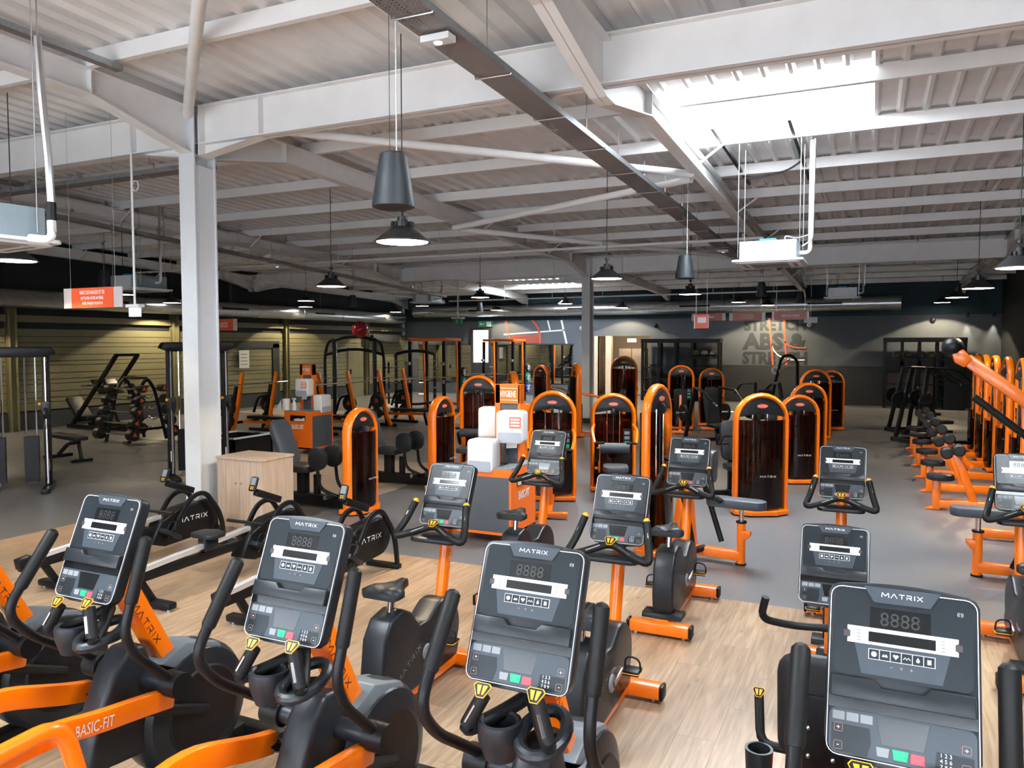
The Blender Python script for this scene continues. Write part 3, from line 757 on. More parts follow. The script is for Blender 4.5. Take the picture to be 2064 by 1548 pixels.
t = thing('blank_sign', 'small blank pale panel right of the signs above the mural', 'panel', p); B().box(-0.19, 0.19, -0.005, 0.005, -0.085, 0.085).obj('panel', ACRY, t, smooth=0); hang(t, 0.08, zr(p.y) - p.z, 'wire', 0.0025, 0, 0, STEEL)
# dark channels and a cable under the skylight panel, conduit at upper left
DCH = mat('dark_channel', (0.06, 0.065, 0.07), 0.4, metal=0.7, var=0.05)
for x0 in (-1.92, -0.98): B().rect([(x0, 10.2, 5.08), (x0, 13.6, 5.0)], 0.045, 0.045).obj('support_channel', DCH, ceiling, smooth=0)
t = thing('black_cable', 'black cable sagging between the roof and the dark channels', 'cable')
B().tube(rp([(-2.2, 12.6, 4.9), (-1.7, 12.6, 4.88), (-1.2, 12.6, 4.95), (-0.95, 12.5, 5.1)], 0.3), 0.016, 6).obj('cable', CORD, t)
p = at(85, 60, 6.2)
t = thing('conduit_stack', 'silver insulated pipe dropping from the roof to the left cassette unit', 'pipe')
q = at(98, 330, 6.1); q2 = at(103, 440, 6.1)
B().tube(rp([at(75, 75, 6.2), at(85, 200, 6.15), at(98, 330, 6.1), at(103, 410, 6.1)], 0.2), 0.03, 8).obj('insulated_pipe', STEEL, t)
_q = at(75, 75, 6.2); hang(t, _q.z, zr(_q.y), 'hanger_rod', 0.006, _q.x, _q.y, STEEL)
B().cyl(at(103, 408, 6.1), at(104, 445, 6.1), 0.036, 8).obj('black_tape', BLACK, t)
B().tube(rp([at(104, 445, 6.1), at(106, 485, 6.1), at(60, 480, 6.1)], 0.1), 0.034, 8).obj('elbow', WHITE, t)
# ================================================================== cardio machines
def oct_plate(w0, w1, z0, z1, y0, y1, cx=0.0):
    return B().prism([(cx - w0 / 2, z0), (cx + w0 / 2, z0), (cx + w1 / 2, z1), (cx - w1 / 2, z1)], y0, y1, 'xz')
def make_console(parent, loc, tilt, s=1.0):
    b = B(); W, Hc = 0.40, 0.50
    top = [(W / 2 - 0.03 - (W - 0.06) * j / 8, Hc + 0.012 * math.sin(PI * j / 8)) for j in range(9)]
    out = [(W / 2 - 0.012, 0.03), (W / 2, 0.06), (W / 2, Hc - 0.03), (W / 2 - 0.01, Hc - 0.008)] + top + [(-W / 2 + 0.01, Hc - 0.008), (-W / 2, Hc - 0.03), (-W / 2, 0.06), (-W / 2 + 0.012, 0.03), (-W / 2 + 0.035, 0.012), (-0.08, 0), (0.08, 0), (W / 2 - 0.035, 0.012)]
    c = b.prism(out, 0.0, 0.055, 'xz').obj('console', PLASTIC, parent, bev=0.004)
    c.location = loc; c.rotation_euler = (-tilt, 0, 0); c.scale = (s, s, s)
    B().prism(rrect(0.362, 0.25, 0.02, cx=0, cy=0.362), -0.0015, 0.0, 'xz').obj('face_panel', SLATE, c, smooth=0)
    ol = rrect(0.386, 0.476, 0.03, cx=0, cy=0.252)
    B().sweep([(x, -0.0012, z) for x, z in ol], [(-0.0012, -0.001), (0.0012, -0.001), (0.0012, 0.001), (-0.0012, 0.001)], (0, 1, 0), True).obj('white_outline', PRINTW, c, smooth=0)
    oct_plate(0.15, 0.205, 0.452, 0.498, -0.006, 0.0).obj('logo_plate', SLATEL, c, smooth=0, bev=0.002)
    wordmark(PRINTW, 0.013, c, (0, -0.0065, 0.477))
    B().box(-0.085, 0.075, -0.0022, 0, 0.376, 0.438).obj('digit_display', SCREEN, c, smooth=0)
    text('8888', 0.04, mat('unlit_segment', (0.014, 0.014, 0.014), 0.4, var=0.02), c, (-0.005, -0.0026, 0.407), sx=0.95)
    B().prism([(-0.145, 0.330), (0.145, 0.330), (0.145, 0.342), (0.137, 0.346), (0.137, 0.362), (0.145, 0.366), (0.145, 0.378), (-0.145, 0.378), (-0.145, 0.366), (-0.137, 0.362), (-0.137, 0.346), (-0.145, 0.342)], -0.003, 0, 'xz').obj('white_band', PRINTW, c, smooth=0)
    B().box(-0.088, 0.088, -0.0036, -0.003, 0.338, 0.367).obj('message_window', SCREEN, c, smooth=0)
    for sx in (-1, 1): B().box(sx * 0.146 - 0.009, sx * 0.146 + 0.009, -0.0038, 0, 0.345, 0.363).obj('side_key', TAN if False else mat('dark_key', (0.05, 0.035, 0.03), 0.4, var=0.05), c, smooth=0)
    for x in (-0.115, 0.105):
        for k in range(4): B().box(x - 0.004, x + 0.006, -0.0034, -0.003, 0.337 + k * 0.009, 0.341 + k * 0.009).obj('indicator', LGREY, c, smooth=0)
    oct_plate(0.21, 0.25, 0.246, 0.33, -0.0024, 0).obj('grey_keypad_panel', SLATEL, c, smooth=0)
    B().box(-0.087, 0.087, -0.0032, 0, 0.289, 0.319).obj('icon_strip', PRINTW, c, smooth=0)
    for k in range(6):
        kk = B().box(-0.0855 + k * 0.0287, -0.0855 + k * 0.0287 + 0.0268, -0.0037, -0.003, 0.2905, 0.3175).obj('icon_key', SLATE, c, smooth=0)
        x = -0.0855 + k * 0.0287 + 0.0134; z = 0.304
        ib = B()
        if k == 0: ib.prism([(x + 0.0075 * math.cos(a * PI / 6), z + 0.0075 * math.sin(a * PI / 6)) for a in range(12)], -0.0041, -0.0037, 'xz')
        elif k == 1: ib.prism([(x - 0.008, z - 0.004), (x + 0.008, z - 0.004), (x + 0.004, z + 0.004), (x, z), (x - 0.004, z + 0.004)], -0.0041, -0.0037, 'xz')
        elif k == 2: ib.prism([(x, z - 0.007), (x + 0.008, z + 0.003), (x + 0.004, z + 0.007), (x, z + 0.004), (x - 0.004, z + 0.007), (x - 0.008, z + 0.003)], -0.0041, -0.0037, 'xz')
        elif k == 3: ib.rect([(x - 0.009, -0.0039, z - 0.003), (x - 0.004, -0.0039, z + 0.003), (x, -0.0039, z - 0.003), (x + 0.004, -0.0039, z + 0.003), (x + 0.009, -0.0039, z - 0.003)], 0.0022, 0.0004, (0, 1, 0))
        elif k == 4: ib.prism([(x, z + 0.008), (x + 0.005, z - 0.002), (x + 0.003, z - 0.006), (x - 0.003, z - 0.006), (x - 0.005, z - 0.002)], -0.0041, -0.0037, 'xz')
        else: ib.box(x - 0.005, x + 0.005, -0.0041, -0.0037, z - 0.007, z + 0.006)
        ib.obj('icon', PRINTW, c, smooth=0)
    for k, s_ in enumerate('-v+'): text(s_, 0.008 if s_ != '-' else 0.002, TAN, c, (-0.026 + 0.026 * k, -0.0032, 0.274), name='adjust_key')
    # reading ledge with its notch
    lb = B().prism([(-0.185, 0.172), (0.185, 0.172), (0.185, 0.232), (0.075, 0.232), (0.058, 0.212), (-0.052, 0.212), (-0.069, 0.232), (-0.185, 0.232)], -0.022, -0.001, 'xz')
    lb.obj('reading_ledge', PLASTIC, c, bev=0.004)
    B().box(-0.19, 0.19, -0.004, 0, 0.142, 0.174).obj('ledge_gap', SCREEN, c, smooth=0)
    B().prism(rrect(0.374, 0.122, 0.022, cx=0, cy=0.08), -0.0014, 0, 'xz').obj('lower_panel', SLATEL, c, smooth=0)
    B().prism([(-0.18, 0.03), (-0.165, 0.022), (-0.085, 0.022), (-0.075, 0.06), (-0.08, 0.098), (-0.18, 0.098)], -0.002, 0, 'xz').obj('left_key_panel', SLATE, c, smooth=0)
    B().prism([(0.085, 0.022), (0.165, 0.022), (0.18, 0.03), (0.18, 0.07), (0.09, 0.072)], -0.002, 0, 'xz').obj('right_key_panel', SLATE, c, smooth=0)
    oct_plate(0.105, 0.135, 0.062, 0.134, -0.0022, 0, 0.005).obj('lower_screen', SCREEN, c, smooth=0)
    for k in range(3): B().box(-0.178 + k * 0.037, -0.146 + k * 0.037, -0.0022, 0, 0.109, 0.132).obj('instruction_print', LGREY, c, smooth=0)
    oct_plate(0.028, 0.034, 0.03, 0.054, -0.003, 0, -0.045).obj('pause_key', LGREY, c, smooth=0)
    oct_plate(0.034, 0.042, 0.028, 0.055, -0.0036, 0, 0.0).obj('start_key', GREEN, c, smooth=0, bev=0.001)
    oct_plate(0.036, 0.034, 0.027, 0.053, -0.0036, 0, 0.043).obj('stop_key', RED, c, smooth=0, bev=0.001)
    text('1 2 3\n4 5 6\n7 8 9', 0.04, PRINTW, c, (0.112, -0.0026, 0.05), sx=1.0, name='number_keys')
    for sx in (-1, 1):
        for k, s_ in ((0.088, '+'), (0.04, '-')):
            text(s_, 0.009 if s_ == '+' else 0.0022, PRINTW, c, (sx * 0.162, -0.0026, k), name='level_key')
            ol = rrect(0.022, 0.022, 0.003, 2, sx * 0.162, k)
            B().sweep([(x, -0.0024, z) for x, z in ol], [(-0.0005, -0.0004), (0.0005, -0.0004), (0.0005, 0.0004), (-0.0005, 0.0004)], (0, 1, 0), True).obj('key_outline', TAN, c, smooth=0)
    text('((·))', 0.012, PRINTW, c, (0.15, -0.0026, 0.447), sx=0.8, name='signal_mark')
    return c

def key_tip(parent, p, m3, s=1.0):
    """yellow two-key plate set on a grip end"""
    q = V(p)
    hexo = [(-0.03, 0.012), (-0.022, 0.022), (0.022, 0.022), (0.03, 0.012), (0.012, -0.022), (-0.012, -0.022)]
    k = B().prism([(a * s, b * s) for a, b in hexo], -0.006, 0.0, 'xz', m3)
    k.v = [tuple(V(v) + q) for v in k.v]; o = k.obj('grip_key_plate', YELLOW, parent, smooth=0)
    k = B().prism([(a * s * 0.9, b * s * 0.9) for a, b in hexo], -0.0066, 0.0, 'xz', m3); k.v = [tuple(V(v) + q) for v in k.v]; k.obj('key_border', BLACK, o, smooth=0)
    for sg in (-1, 1):
        k = B().prism([(sg * 0.003 * s, 0.014 * s), (sg * 0.018 * s, 0.014 * s), (sg * 0.009 * s, -0.013 * s), (sg * 0.003 * s, -0.013 * s)], -0.0074, 0.0, 'xz', m3)
        k.v = [tuple(V(v) + q) for v in k.v]; k.obj('resistance_key', YELLOW, o, smooth=0)

MATW = mat('dark_print', (0.12, 0.02, 0.0), 0.5, var=0.02)
def make_elliptical():
    t = thing('elliptical_trainer', 'proto', 'elliptical trainer')
    B().rect(rp([(0, 0.0, 1.22), (0, 0.29, 0.66), (0, 0.66, 0.1)], 0.1), 0.12, 0.085, (0, 1, 0)).obj('mast', ORANGE, t, bev=0.012)
    d = V(0, 0.34, -0.59).normalized()
    w = wordmark(MATW, 0.034, t, (0.0612, 0.13, 0.92)); w.rotation_euler = Matrix(((0, 0, 1), (d.y, -d.z, 0), (d.z, d.y, 0))).transposed().to_euler() if False else Matrix(((0, 0, 1), (d.y, -d.z, 0), (d.z, d.y, 0))).to_euler()
    make_console(t, (0, -0.17, 1.105), R(22))
    B().rect([(0, -0.1, 1.12), (0, 0.05, 1.42)], 0.16, 0.05, (0, 1, 0)).obj('console_back_cover', PLASTIC, t, bev=0.015)
    B().box(-0.05, 0.05, -1.25, 0.8, 0.03, 0.11).obj('base_rail', BLACK, t, bev=0.01)
    for y in (0.82, -1.25):
        f = B().box(-0.31, 0.31, y - 0.045, y + 0.045, 0.02, 0.1).obj('stabiliser', BLACK, t, bev=0.012)
        for sx in (-1, 1): B().cyl((sx * 0.26, y, 0.0), (sx * 0.26, y, 0.03), 0.025, 10).obj('levelling_foot', RUBBERB, f)
    hs = B()
    hs.lathe([(0.0, -0.13), (0.25, -0.13), (0.31, -0.11), (0.34, -0.06), (0.345, 0), (0.34, 0.06), (0.31, 0.11), (0.25, 0.13), (0.0, 0.13)], (0, 0.42, 0.37), 36, 'x').obj('flywheel_housing', PLASTIC, t)
    for sx in (-1, 1): B().lathe([(0.0, 0.0), (0.22, 0.0), (0.235, -0.012 * sx)], (sx * 0.14, 0.42, 0.37), 30, 'x').obj('side_disc', BLACK, t)
    B().prism([(0.18, 0.69), (0.34, 0.75), (0.56, 0.68), (0.66, 0.52), (0.5, 0.62), (0.3, 0.62)], -0.1, 0.1, 'yz').obj('top_cover', mat('grey_plastic_cover', (0.13, 0.15, 0.165), 0.4, var=0.03), t, bev=0.012)
    B().prism([(-0.22, 0.3), (-0.16, 0.52), (-0.06, 0.74), (0.02, 0.83), (0.12, 0.82), (0.16, 0.7), (0.3, 0.55), (0.3, 0.25)], -0.075, 0.075, 'yz').obj('centre_shroud', PLASTIC, t, bev=0.03, seg=3)
    hb = B().cyl((-0.31, 0.11, 0.655), (0.31, 0.11, 0.655), 0.045, 16).obj('pivot_tube', PLASTIC, t)
    for sx in (-1, 1): B().cyl((sx * 0.225, 0.11, 0.655), (sx * 0.325, 0.11, 0.655), 0.062, 18).obj('pivot_cap', BLACK, hb)
    arms = {-1: [(-0.27, 0.14, 0.665), (-0.27, -0.24, 0.93), (-0.27, -0.35, 1.07), (-0.27, -0.11, 1.39)], 1: [(0.27, 0.12, 0.66), (0.27, -0.11, 0.88), (0.27, -0.16, 1.0), (0.27, -0.03, 1.395)]}
    for sx, p in arms.items():
        a = B().tube(rp(p, 0.13, 6), 0.022, 12).obj('swing_arm', BLACK, t)
        q0 = V(p[2]).lerp(V(p[3]), 0.3); q1 = V(p[3]); dd = (q1 - q0).normalized()
        B().tube([q0, q0 + dd * 0.012, q1 - dd * 0.02, q1, q1 + dd * 0.012, q1 + dd * 0.018], [0.024, 0.029, 0.029, 0.028, 0.018, 0.004], 14).obj('grip_sleeve', RUBBERB, a)
    for sx in (-1, 1):
        tip = V(sx * 0.10, -0.2, 1.085 + (0.02 if sx > 0 else 0)); bot = V(sx * 0.165, -0.235, 0.955)
        h = B().tube(rp([(0, -0.02, 1.03), (sx * 0.08, -0.12, 0.985), bot, tip], 0.05, 5), [0.02] * 3 + [0.022] * 9, 12) if False else B().tube(rp([(0, -0.02, 1.03), (sx * 0.08, -0.12, 0.985), tuple(bot), tuple(tip)], 0.05, 5), 0.027, 12)
        h = h.obj('pulse_handle', RUBBERB, t)
        B().rect([bot.lerp(tip, 0.3) + V(sx * 0.003, -0.026, 0.009), bot.lerp(tip, 0.75) + V(sx * 0.003, -0.026, 0.009)], 0.012, 0.006).obj('pulse_sensor', STEEL, h, smooth=0)
        key_tip(t, tip + V(0, -0.012, 0.02), Matrix.Rotation(R(-40), 3, 'X'), 1.15)
    B().lathe([(0.0, 0.86), (0.055, 0.865), (0.076, 0.93), (0.08, 0.98), (0.077, 0.995), (0.066, 1.0), (0.057, 0.993), (0.05, 0.95), (0.042, 0.885), (0.0, 0.88)], (-0.05, -0.175, 0.0), 26).obj('cup_holder', PLASTIC, t)
    lo = [(0.1 + 0.075 * math.cos(a * PI / 10), -0.14 + 0.11 * math.sin(a * PI / 10), 0.965 + 0.03 * math.sin(a * PI / 10)) for a in range(20)]
    B().tube(lo, 0.024, 10, True).obj('tray_rim', PLASTIC, t)
    B().prism([(0.1 + 0.07 * math.cos(a * PI / 10), -0.14 + 0.1 * math.sin(a * PI / 10)) for a in range(20)], 0.93, 0.94, 'xy').obj('tray_floor', BLACK, t, smooth=0)
    pa = B().rect(rp([(-0.215, 0.02, 0.57), (-0.215, -0.1, 0.6), (-0.215, -0.45, 0.72), (-0.215, -0.8, 0.66), (-0.215, -1.12, 0.36)], 0.12), 0.055, 0.1).obj('pedal_arm', ORANGE, t, bev=0.014)
    pb = B().rect(rp([(0.215, 0.14, 0.57), (0.215, -0.06, 0.6), (0.225, -0.28, 0.63), (0.235, -0.5, 0.68), (0.24, -0.85, 0.66), (0.24, -1.15, 0.36)], 0.1), 0.055, 0.1).obj('pedal_arm', ORANGE, t, bev=0.014)
    l = text('BASIC-FIT', 0.05, PRINTW, t, (0.2575, -0.3, 0.633)); l.scale = (0.62, 1, 1); l.rotation_euler = (R(90), R(8), R(90))
    B().tube(rp([(0.36, -1.15, 0.74), (0.36, -0.75, 0.76), (0.36, -0.52, 0.77), (0.36, -0.4, 0.3), (0.36, -0.55, 0.12)], 0.14, 6), 0.036, 12).obj('step_hoop', ORANGE, t)
    for sx in (-1, 1):
        pd = B().box(sx * 0.19 - 0.075, sx * 0.19 + 0.075, -1.1, -0.74, 0.3, 0.325).obj('foot_plate', PLASTIC, t, bev=0.012)
        B().rect([(sx * 0.19 - 0.07, -0.75, 0.33), (sx * 0.19 + 0.07, -0.75, 0.33)], 0.02, 0.05, (0, 0, 1)).obj('toe_lip', BLACK, pd, smooth=0)
        B().cyl((sx * 0.215, -1.08, 0.4), (sx * 0.215, -1.08, 0.11), 0.022, 8).obj('rear_link', BLACK, t)
    for sx in (-1, 1): B().cyl((sx * 0.14, 0.42, 0.37), (sx * 0.215, -0.02, 0.57), 0.028, 10).obj('crank_link', BLACK, t)
    return t
ELL = make_elliptical()
ell = [(-4.42, 2.5, 'elliptical trainer cut off at the left edge, only its flywheel housing showing'), (-3.29, 2.5, 'leftmost fully seen elliptical trainer, in front of the first rower'),
       (-2.11, 2.5, 'second elliptical trainer from the left, standing before the middle rower'), (-1.09, 2.52, 'elliptical trainer in the middle of the foreground row, left of centre bottom'),
       (0.10, 2.52, 'nearest elliptical trainer at the bottom right, its console largest of all'), (1.24, 2.5, 'elliptical trainer cut off at the right edge, only its swing arm showing')]
_r = [ELL] + [dup(ELL, (0, 0, 0), 0, '') for _ in ell[1:]]
for t, (x, y, l) in zip(_r, ell): t.location = (x, y, 0); t['label'] = l; t['group'] = 'elliptical trainers in the front row'

def make_bike():
    t = thing('upright_exercise_bike', 'proto', 'exercise bike')
    for y, w in ((0.06, 0.56), (-1.02, 0.52)):
        f = B().box(-w / 2 + 0.025, w / 2 - 0.025, y - 0.05, y + 0.05, 0.025, 0.115).obj('stabiliser', ORANGE, t, bev=0.014)
        for sx in (-1, 1):
            B().box(*sorted((sx * (w / 2 - 0.025), sx * w / 2)), y - 0.052, y + 0.052, 0.023, 0.117).obj('end_cap', BLACK, f, bev=0.012)
            B().cyl((sx * (w / 2 - 0.07), y, 0.0), (sx * (w / 2 - 0.07), y, 0.03), 0.022, 10).obj('levelling_foot', STEEL, f)
    B().rect([(0, -1.0, 0.085), (0, 0.06, 0.085)], 0.12, 0.07).obj('spine', ORANGE, t, bev=0.01)
    dome = [(-0.22 + 0.22 * math.cos(a), 0.36 + 0.22 * math.sin(a)) for a in [R(105 - 15 * k) for k in range(10)]]
    prof = [(-0.92, 0.09), (-0.95, 0.3), (-0.92, 0.52), (-0.84, 0.63), (-0.7, 0.66), (-0.62, 0.62), (-0.52, 0.5), (-0.4, 0.5)] + dome + [(0.0, 0.22), (-0.04, 0.13)]
    B().prism(prof, -0.085, 0.085, 'yz').obj('body_shroud', PLASTIC, t, bev=0.022, seg=3)
    B().prism([(-0.98, 0.62 - 0.5), (-0.78, 0.12), (-0.82, 0.16), (-0.96, 0.16)], -0.16, 0.16, 'yz').obj('rear_foot_cover', BLACK, t, bev=0.008)
    B().lathe([(0.0, 0.0), (0.05, 0.0), (0.055, -0.01)], (0.096, -0.45, 0.3), 16, 'x').obj('crank_cover', LGREY, t)
    B().rect([(0.105, -0.45, 0.3), (0.105, -0.3, 0.33)], 0.014, 0.03).obj('crank', STEEL, t, bev=0.004)
    B().rect([(-0.105, -0.45, 0.3), (-0.105, -0.6, 0.27)], 0.014, 0.03).obj('crank', STEEL, t, bev=0.004)
    for sx, y, z in ((1, -0.3, 0.33), (-1, -0.6, 0.27)):
        p = B().box(*sorted((sx * 0.12, sx * 0.22)), y - 0.05, y + 0.05, z - 0.014, z + 0.014).obj('pedal', BLACK, t, bev=0.006)
        B().tube(rp([(sx * 0.125, y, z), (sx * 0.125, y, z + 0.09), (sx * 0.215, y, z + 0.08), (sx * 0.22, y, z)], 0.05), 0.006, 6).obj('toe_strap', RUBBERB, p)
        B().tube([(sx * 0.17 + a, y + b, z) for a, b in rrect(0.105, 0.105, 0.015, 2)], 0.0035, 5, True).obj('yellow_trim', YELLOW, p)
    B().cyl((0, -0.74, 0.62), (0, -0.72, 0.77), 0.024, 12).obj('seat_post', CHROME, t)
    # saddle: wide rear, narrow nose toward the console
    sd = B(); rows = [(-0.13, 0.10, 0.0), (-0.11, 0.125, 0.012), (-0.05, 0.12, 0.01), (0.01, 0.075, 0.0), (0.07, 0.04, 0.0), (0.13, 0.028, 0.003), (0.145, 0.018, -0.004)]
    vs = []; fs = []
    for i, (y, w, z) in enumerate(rows):
        for (a, dz) in ((-1.0, -0.045), (-1.0, -0.012), (-0.7, 0.012), (-0.25, 0.012), (0, 0.0), (0.25, 0.012), (0.7, 0.012), (1.0, -0.012), (1.0, -0.045)):
            vs.append((a * w * 1.1, y * 1.1 - 0.72, 0.80 + z + dz * (1 if w > 0.05 else 0.8)))
    for i in range(len(rows) - 1):
        for j in range(9): fs.append((i * 9 + j, i * 9 + (j + 1) % 9, (i + 1) * 9 + (j + 1) % 9, (i + 1) * 9 + j))
    fs.append(tuple(range(8, -1, -1))); fs.append(tuple(range(54, 63)))
    sd.add(vs, fs).obj('saddle', PAD, t, smooth=60)
    B().tube([(0, -0.15, 0.42), (0, 0.0, 1.1)], 0.042, 14).obj('front_post', ORANGE, t)
    w = wordmark(PRINTW, 0.02, t, (0.043, -0.07, 0.85)); w.rotation_euler = (R(90), R(90), R(90))
    w = wordmark(mat('faint_print', (0.16, 0.16, 0.165), 0.5), 0.045, t, (0.0862, -0.66, 0.3)); w.rotation_euler = (R(90), R(-28), R(90)); w.scale = (0.8, 0.8, 0.8)
    B().rect([(0, -0.02, 1.05), (0, 0.06, 1.25)], 0.07, 0.05, (0, 1, 0)).obj('console_neck', ORANGE, t, bev=0.01)
    make_console(t, (0, -0.12, 1.04), R(24), 0.9)
    hb = B().tube(rp([(-0.2, -0.12, 1.2), (-0.235, -0.2, 1.07), (-0.27, -0.3, 0.985), (-0.14, -0.26, 1.02), (0, -0.2, 1.07), (0.14, -0.26, 1.02), (0.27, -0.3, 0.985), (0.235, -0.2, 1.07), (0.2, -0.12, 1.2)], 0.06, 5), 0.024, 12).obj('handlebar', RUBBERB, t)
    for sx in (-1, 1):
        B().sph((sx * 0.199, -0.115, 1.203), 0.023, 12, 8).obj('bar_end', YELLOW, hb)
        B().rect([(sx * 0.206, -0.152, 1.182), (sx * 0.223, -0.192, 1.12)], 0.016, 0.006, (0, 1, 0)).obj('pulse_sensor', STEEL, hb, smooth=0)
        B().rect([(sx * 0.06, -0.245, 1.062), (sx * 0.14, -0.28, 1.03)], 0.012, 0.006).obj('pulse_sensor', STEEL, hb, smooth=0)
    key_tip(t, V(0, -0.222, 1.085), Matrix.Rotation(R(-50), 3, 'X'), 1.3)
    B().prism(rrect(0.36, 0.2, 0.06, cx=0, cy=-0.16), 0.955, 0.985, 'xy').obj('accessory_tray', PLASTIC, t, bev=0.008)
    return t
BIKE = make_bike()
bikes = [(-2.66, 4.66, 'upright exercise bike with its saddle just right of the second elliptical'), (-1.43, 4.72, 'upright exercise bike directly behind the middle elliptical trainer'),
         (-2.84, 6.9, 'upright exercise bike standing right of the nearer hygiene station'), (-1.46, 6.9, 'upright exercise bike in the back row, its full orange feet showing on the wood edge'),
         (-0.19, 6.86, 'upright exercise bike in the back row behind the recumbent bike'), (1.06, 6.9, 'upright exercise bike cut off at the right edge of the back row')]
_r = [BIKE] + [dup(BIKE, (0, 0, 0), 0, '') for _ in bikes[1:]]
for t, (x, y, l) in zip(_r, bikes): t.location = (x, y, 0); t['label'] = l; t['group'] = 'upright exercise bikes'

# recumbent bike
t = thing('recumbent_bike', 'recumbent exercise bike with black seat behind the nearest elliptical', 'exercise bike', (-0.16, 4.55, 0))
make_console(t, (0, -0.06, 0.86), R(24), 0.9)
B().rect(rp([(0, 0.25, 0.1), (0, 0.12, 0.6), (0, 0.1, 1.1)], 0.2), 0.09, 0.08, (0, 1, 0)).obj('mast', ORANGE, t, bev=0.01)
B().rect([(0, 0.3, 0.12), (0, -1.1, 0.16)], 0.12, 0.1).obj('main_rail', ORANGE, t, bev=0.012)
for y in (0.32, -1.1):
    f = B().box(-0.28, 0.28, y - 0.05, y + 0.05, 0.02, 0.11).obj('stabiliser', ORANGE, t, bev=0.012)
    for sx in (-1, 1): B().box(*sorted((sx * 0.28, sx * 0.305)), y - 0.05, y + 0.05, 0.02, 0.11).obj('end_cap', BLACK, f, bev=0.008)
B().prism([(-0.1, 0.15), (0.3, 0.15), (0.4, 0.3), (0.34, 0.5), (0.15, 0.56), (-0.05, 0.45)], -0.09, 0.09, 'yz').obj('body_shroud', PLASTIC, t, bev=0.025)
B().tube(rp([(-0.33, -0.22, 0.92), (-0.36, -0.2, 0.79), (-0.2, -0.1, 0.74), (0, -0.05, 0.74), (0.2, -0.1, 0.74), (0.36, -0.2, 0.79), (0.33, -0.22, 0.92)], 0.08, 5), 0.021, 12).obj('handlebar', RUBBERB, t)
sb = B().prism([(x, z) for x, z in rrect(0.36, 0.52, 0.09, cx=0, cy=0.72)], 0, 0.07, 'xz', Matrix.Rotation(R(12), 3, 'X')); sb.v = [(v[0], v[1] - 0.92, v[2]) for v in sb.v]
sb.obj('backrest', PAD, t, bev=0.02)
B().prism([(x, z) for x, z in rrect(0.2, 0.4, 0.04, cx=0, cy=0.62)], -0.015, 0.0, 'xz', Matrix.Rotation(R(12), 3, 'X')).obj('back_plate', BLACK, t, loc=(0, -0.92, 0), bev=0.006)
for sx in (-1, 1):
    for z in (0.52, 0.66): B().sph((sx * 0.05, -0.94 - z * 0.21, z * 0.978), 0.011, 8, 6).obj('bolt', STEEL, t)
B().prism(rrect(0.4, 0.4, 0.1, cx=0, cy=-0.68), 0.4, 0.47, 'xy').obj('seat_cushion', PAD, t, bev=0.02)
B().box(-0.11, 0.11, -1.02, -0.85, 0.2, 0.5).obj('seat_carriage', ORANGE, t, bev=0.012)
for sx in (-1, 1):
    hd = B().tube(rp([(0, -0.86, 0.42), (sx * 0.27, -0.86, 0.42), (sx * 0.29, -0.78, 0.62)], 0.06), 0.022, 10).obj('side_handle', RUBBERB, t)
    key_tip(t, V(sx * 0.29, -0.79, 0.635), Matrix.Rotation(R(-30), 3, 'X'), 1.0)
B().lathe([(0.0, 0.3), (0.055, 0.3), (0.062, 0.44), (0.062, 0.45), (0.05, 0.45), (0.044, 0.32), (0, 0.315)], (-0.26, -1.0, 0.02), 20).obj('cup_holder', PLASTIC, t)
B().lathe([(0, -0.08), (0.05, -0.08), (0.075, -0.05), (0.075, 0.05), (0.05, 0.08), (0, 0.08)], (-0.02, -1.16, 0.26), 18, 'x').obj('transport_wheel', RUBBERB, t)
# its pedals
for sx in (-1, 1):
    p = B().box(*sorted((sx * 0.12, sx * 0.22)), 0.02, 0.12, 0.4, 0.43).obj('pedal', BLACK, t, bev=0.006)
    B().tube(rp([(sx * 0.13, 0.07, 0.43), (sx * 0.13, 0.0, 0.5), (sx * 0.21, 0.0, 0.5), (sx * 0.21, 0.07, 0.43)], 0.04), 0.006, 6).obj('toe_strap', YELLOW, p)

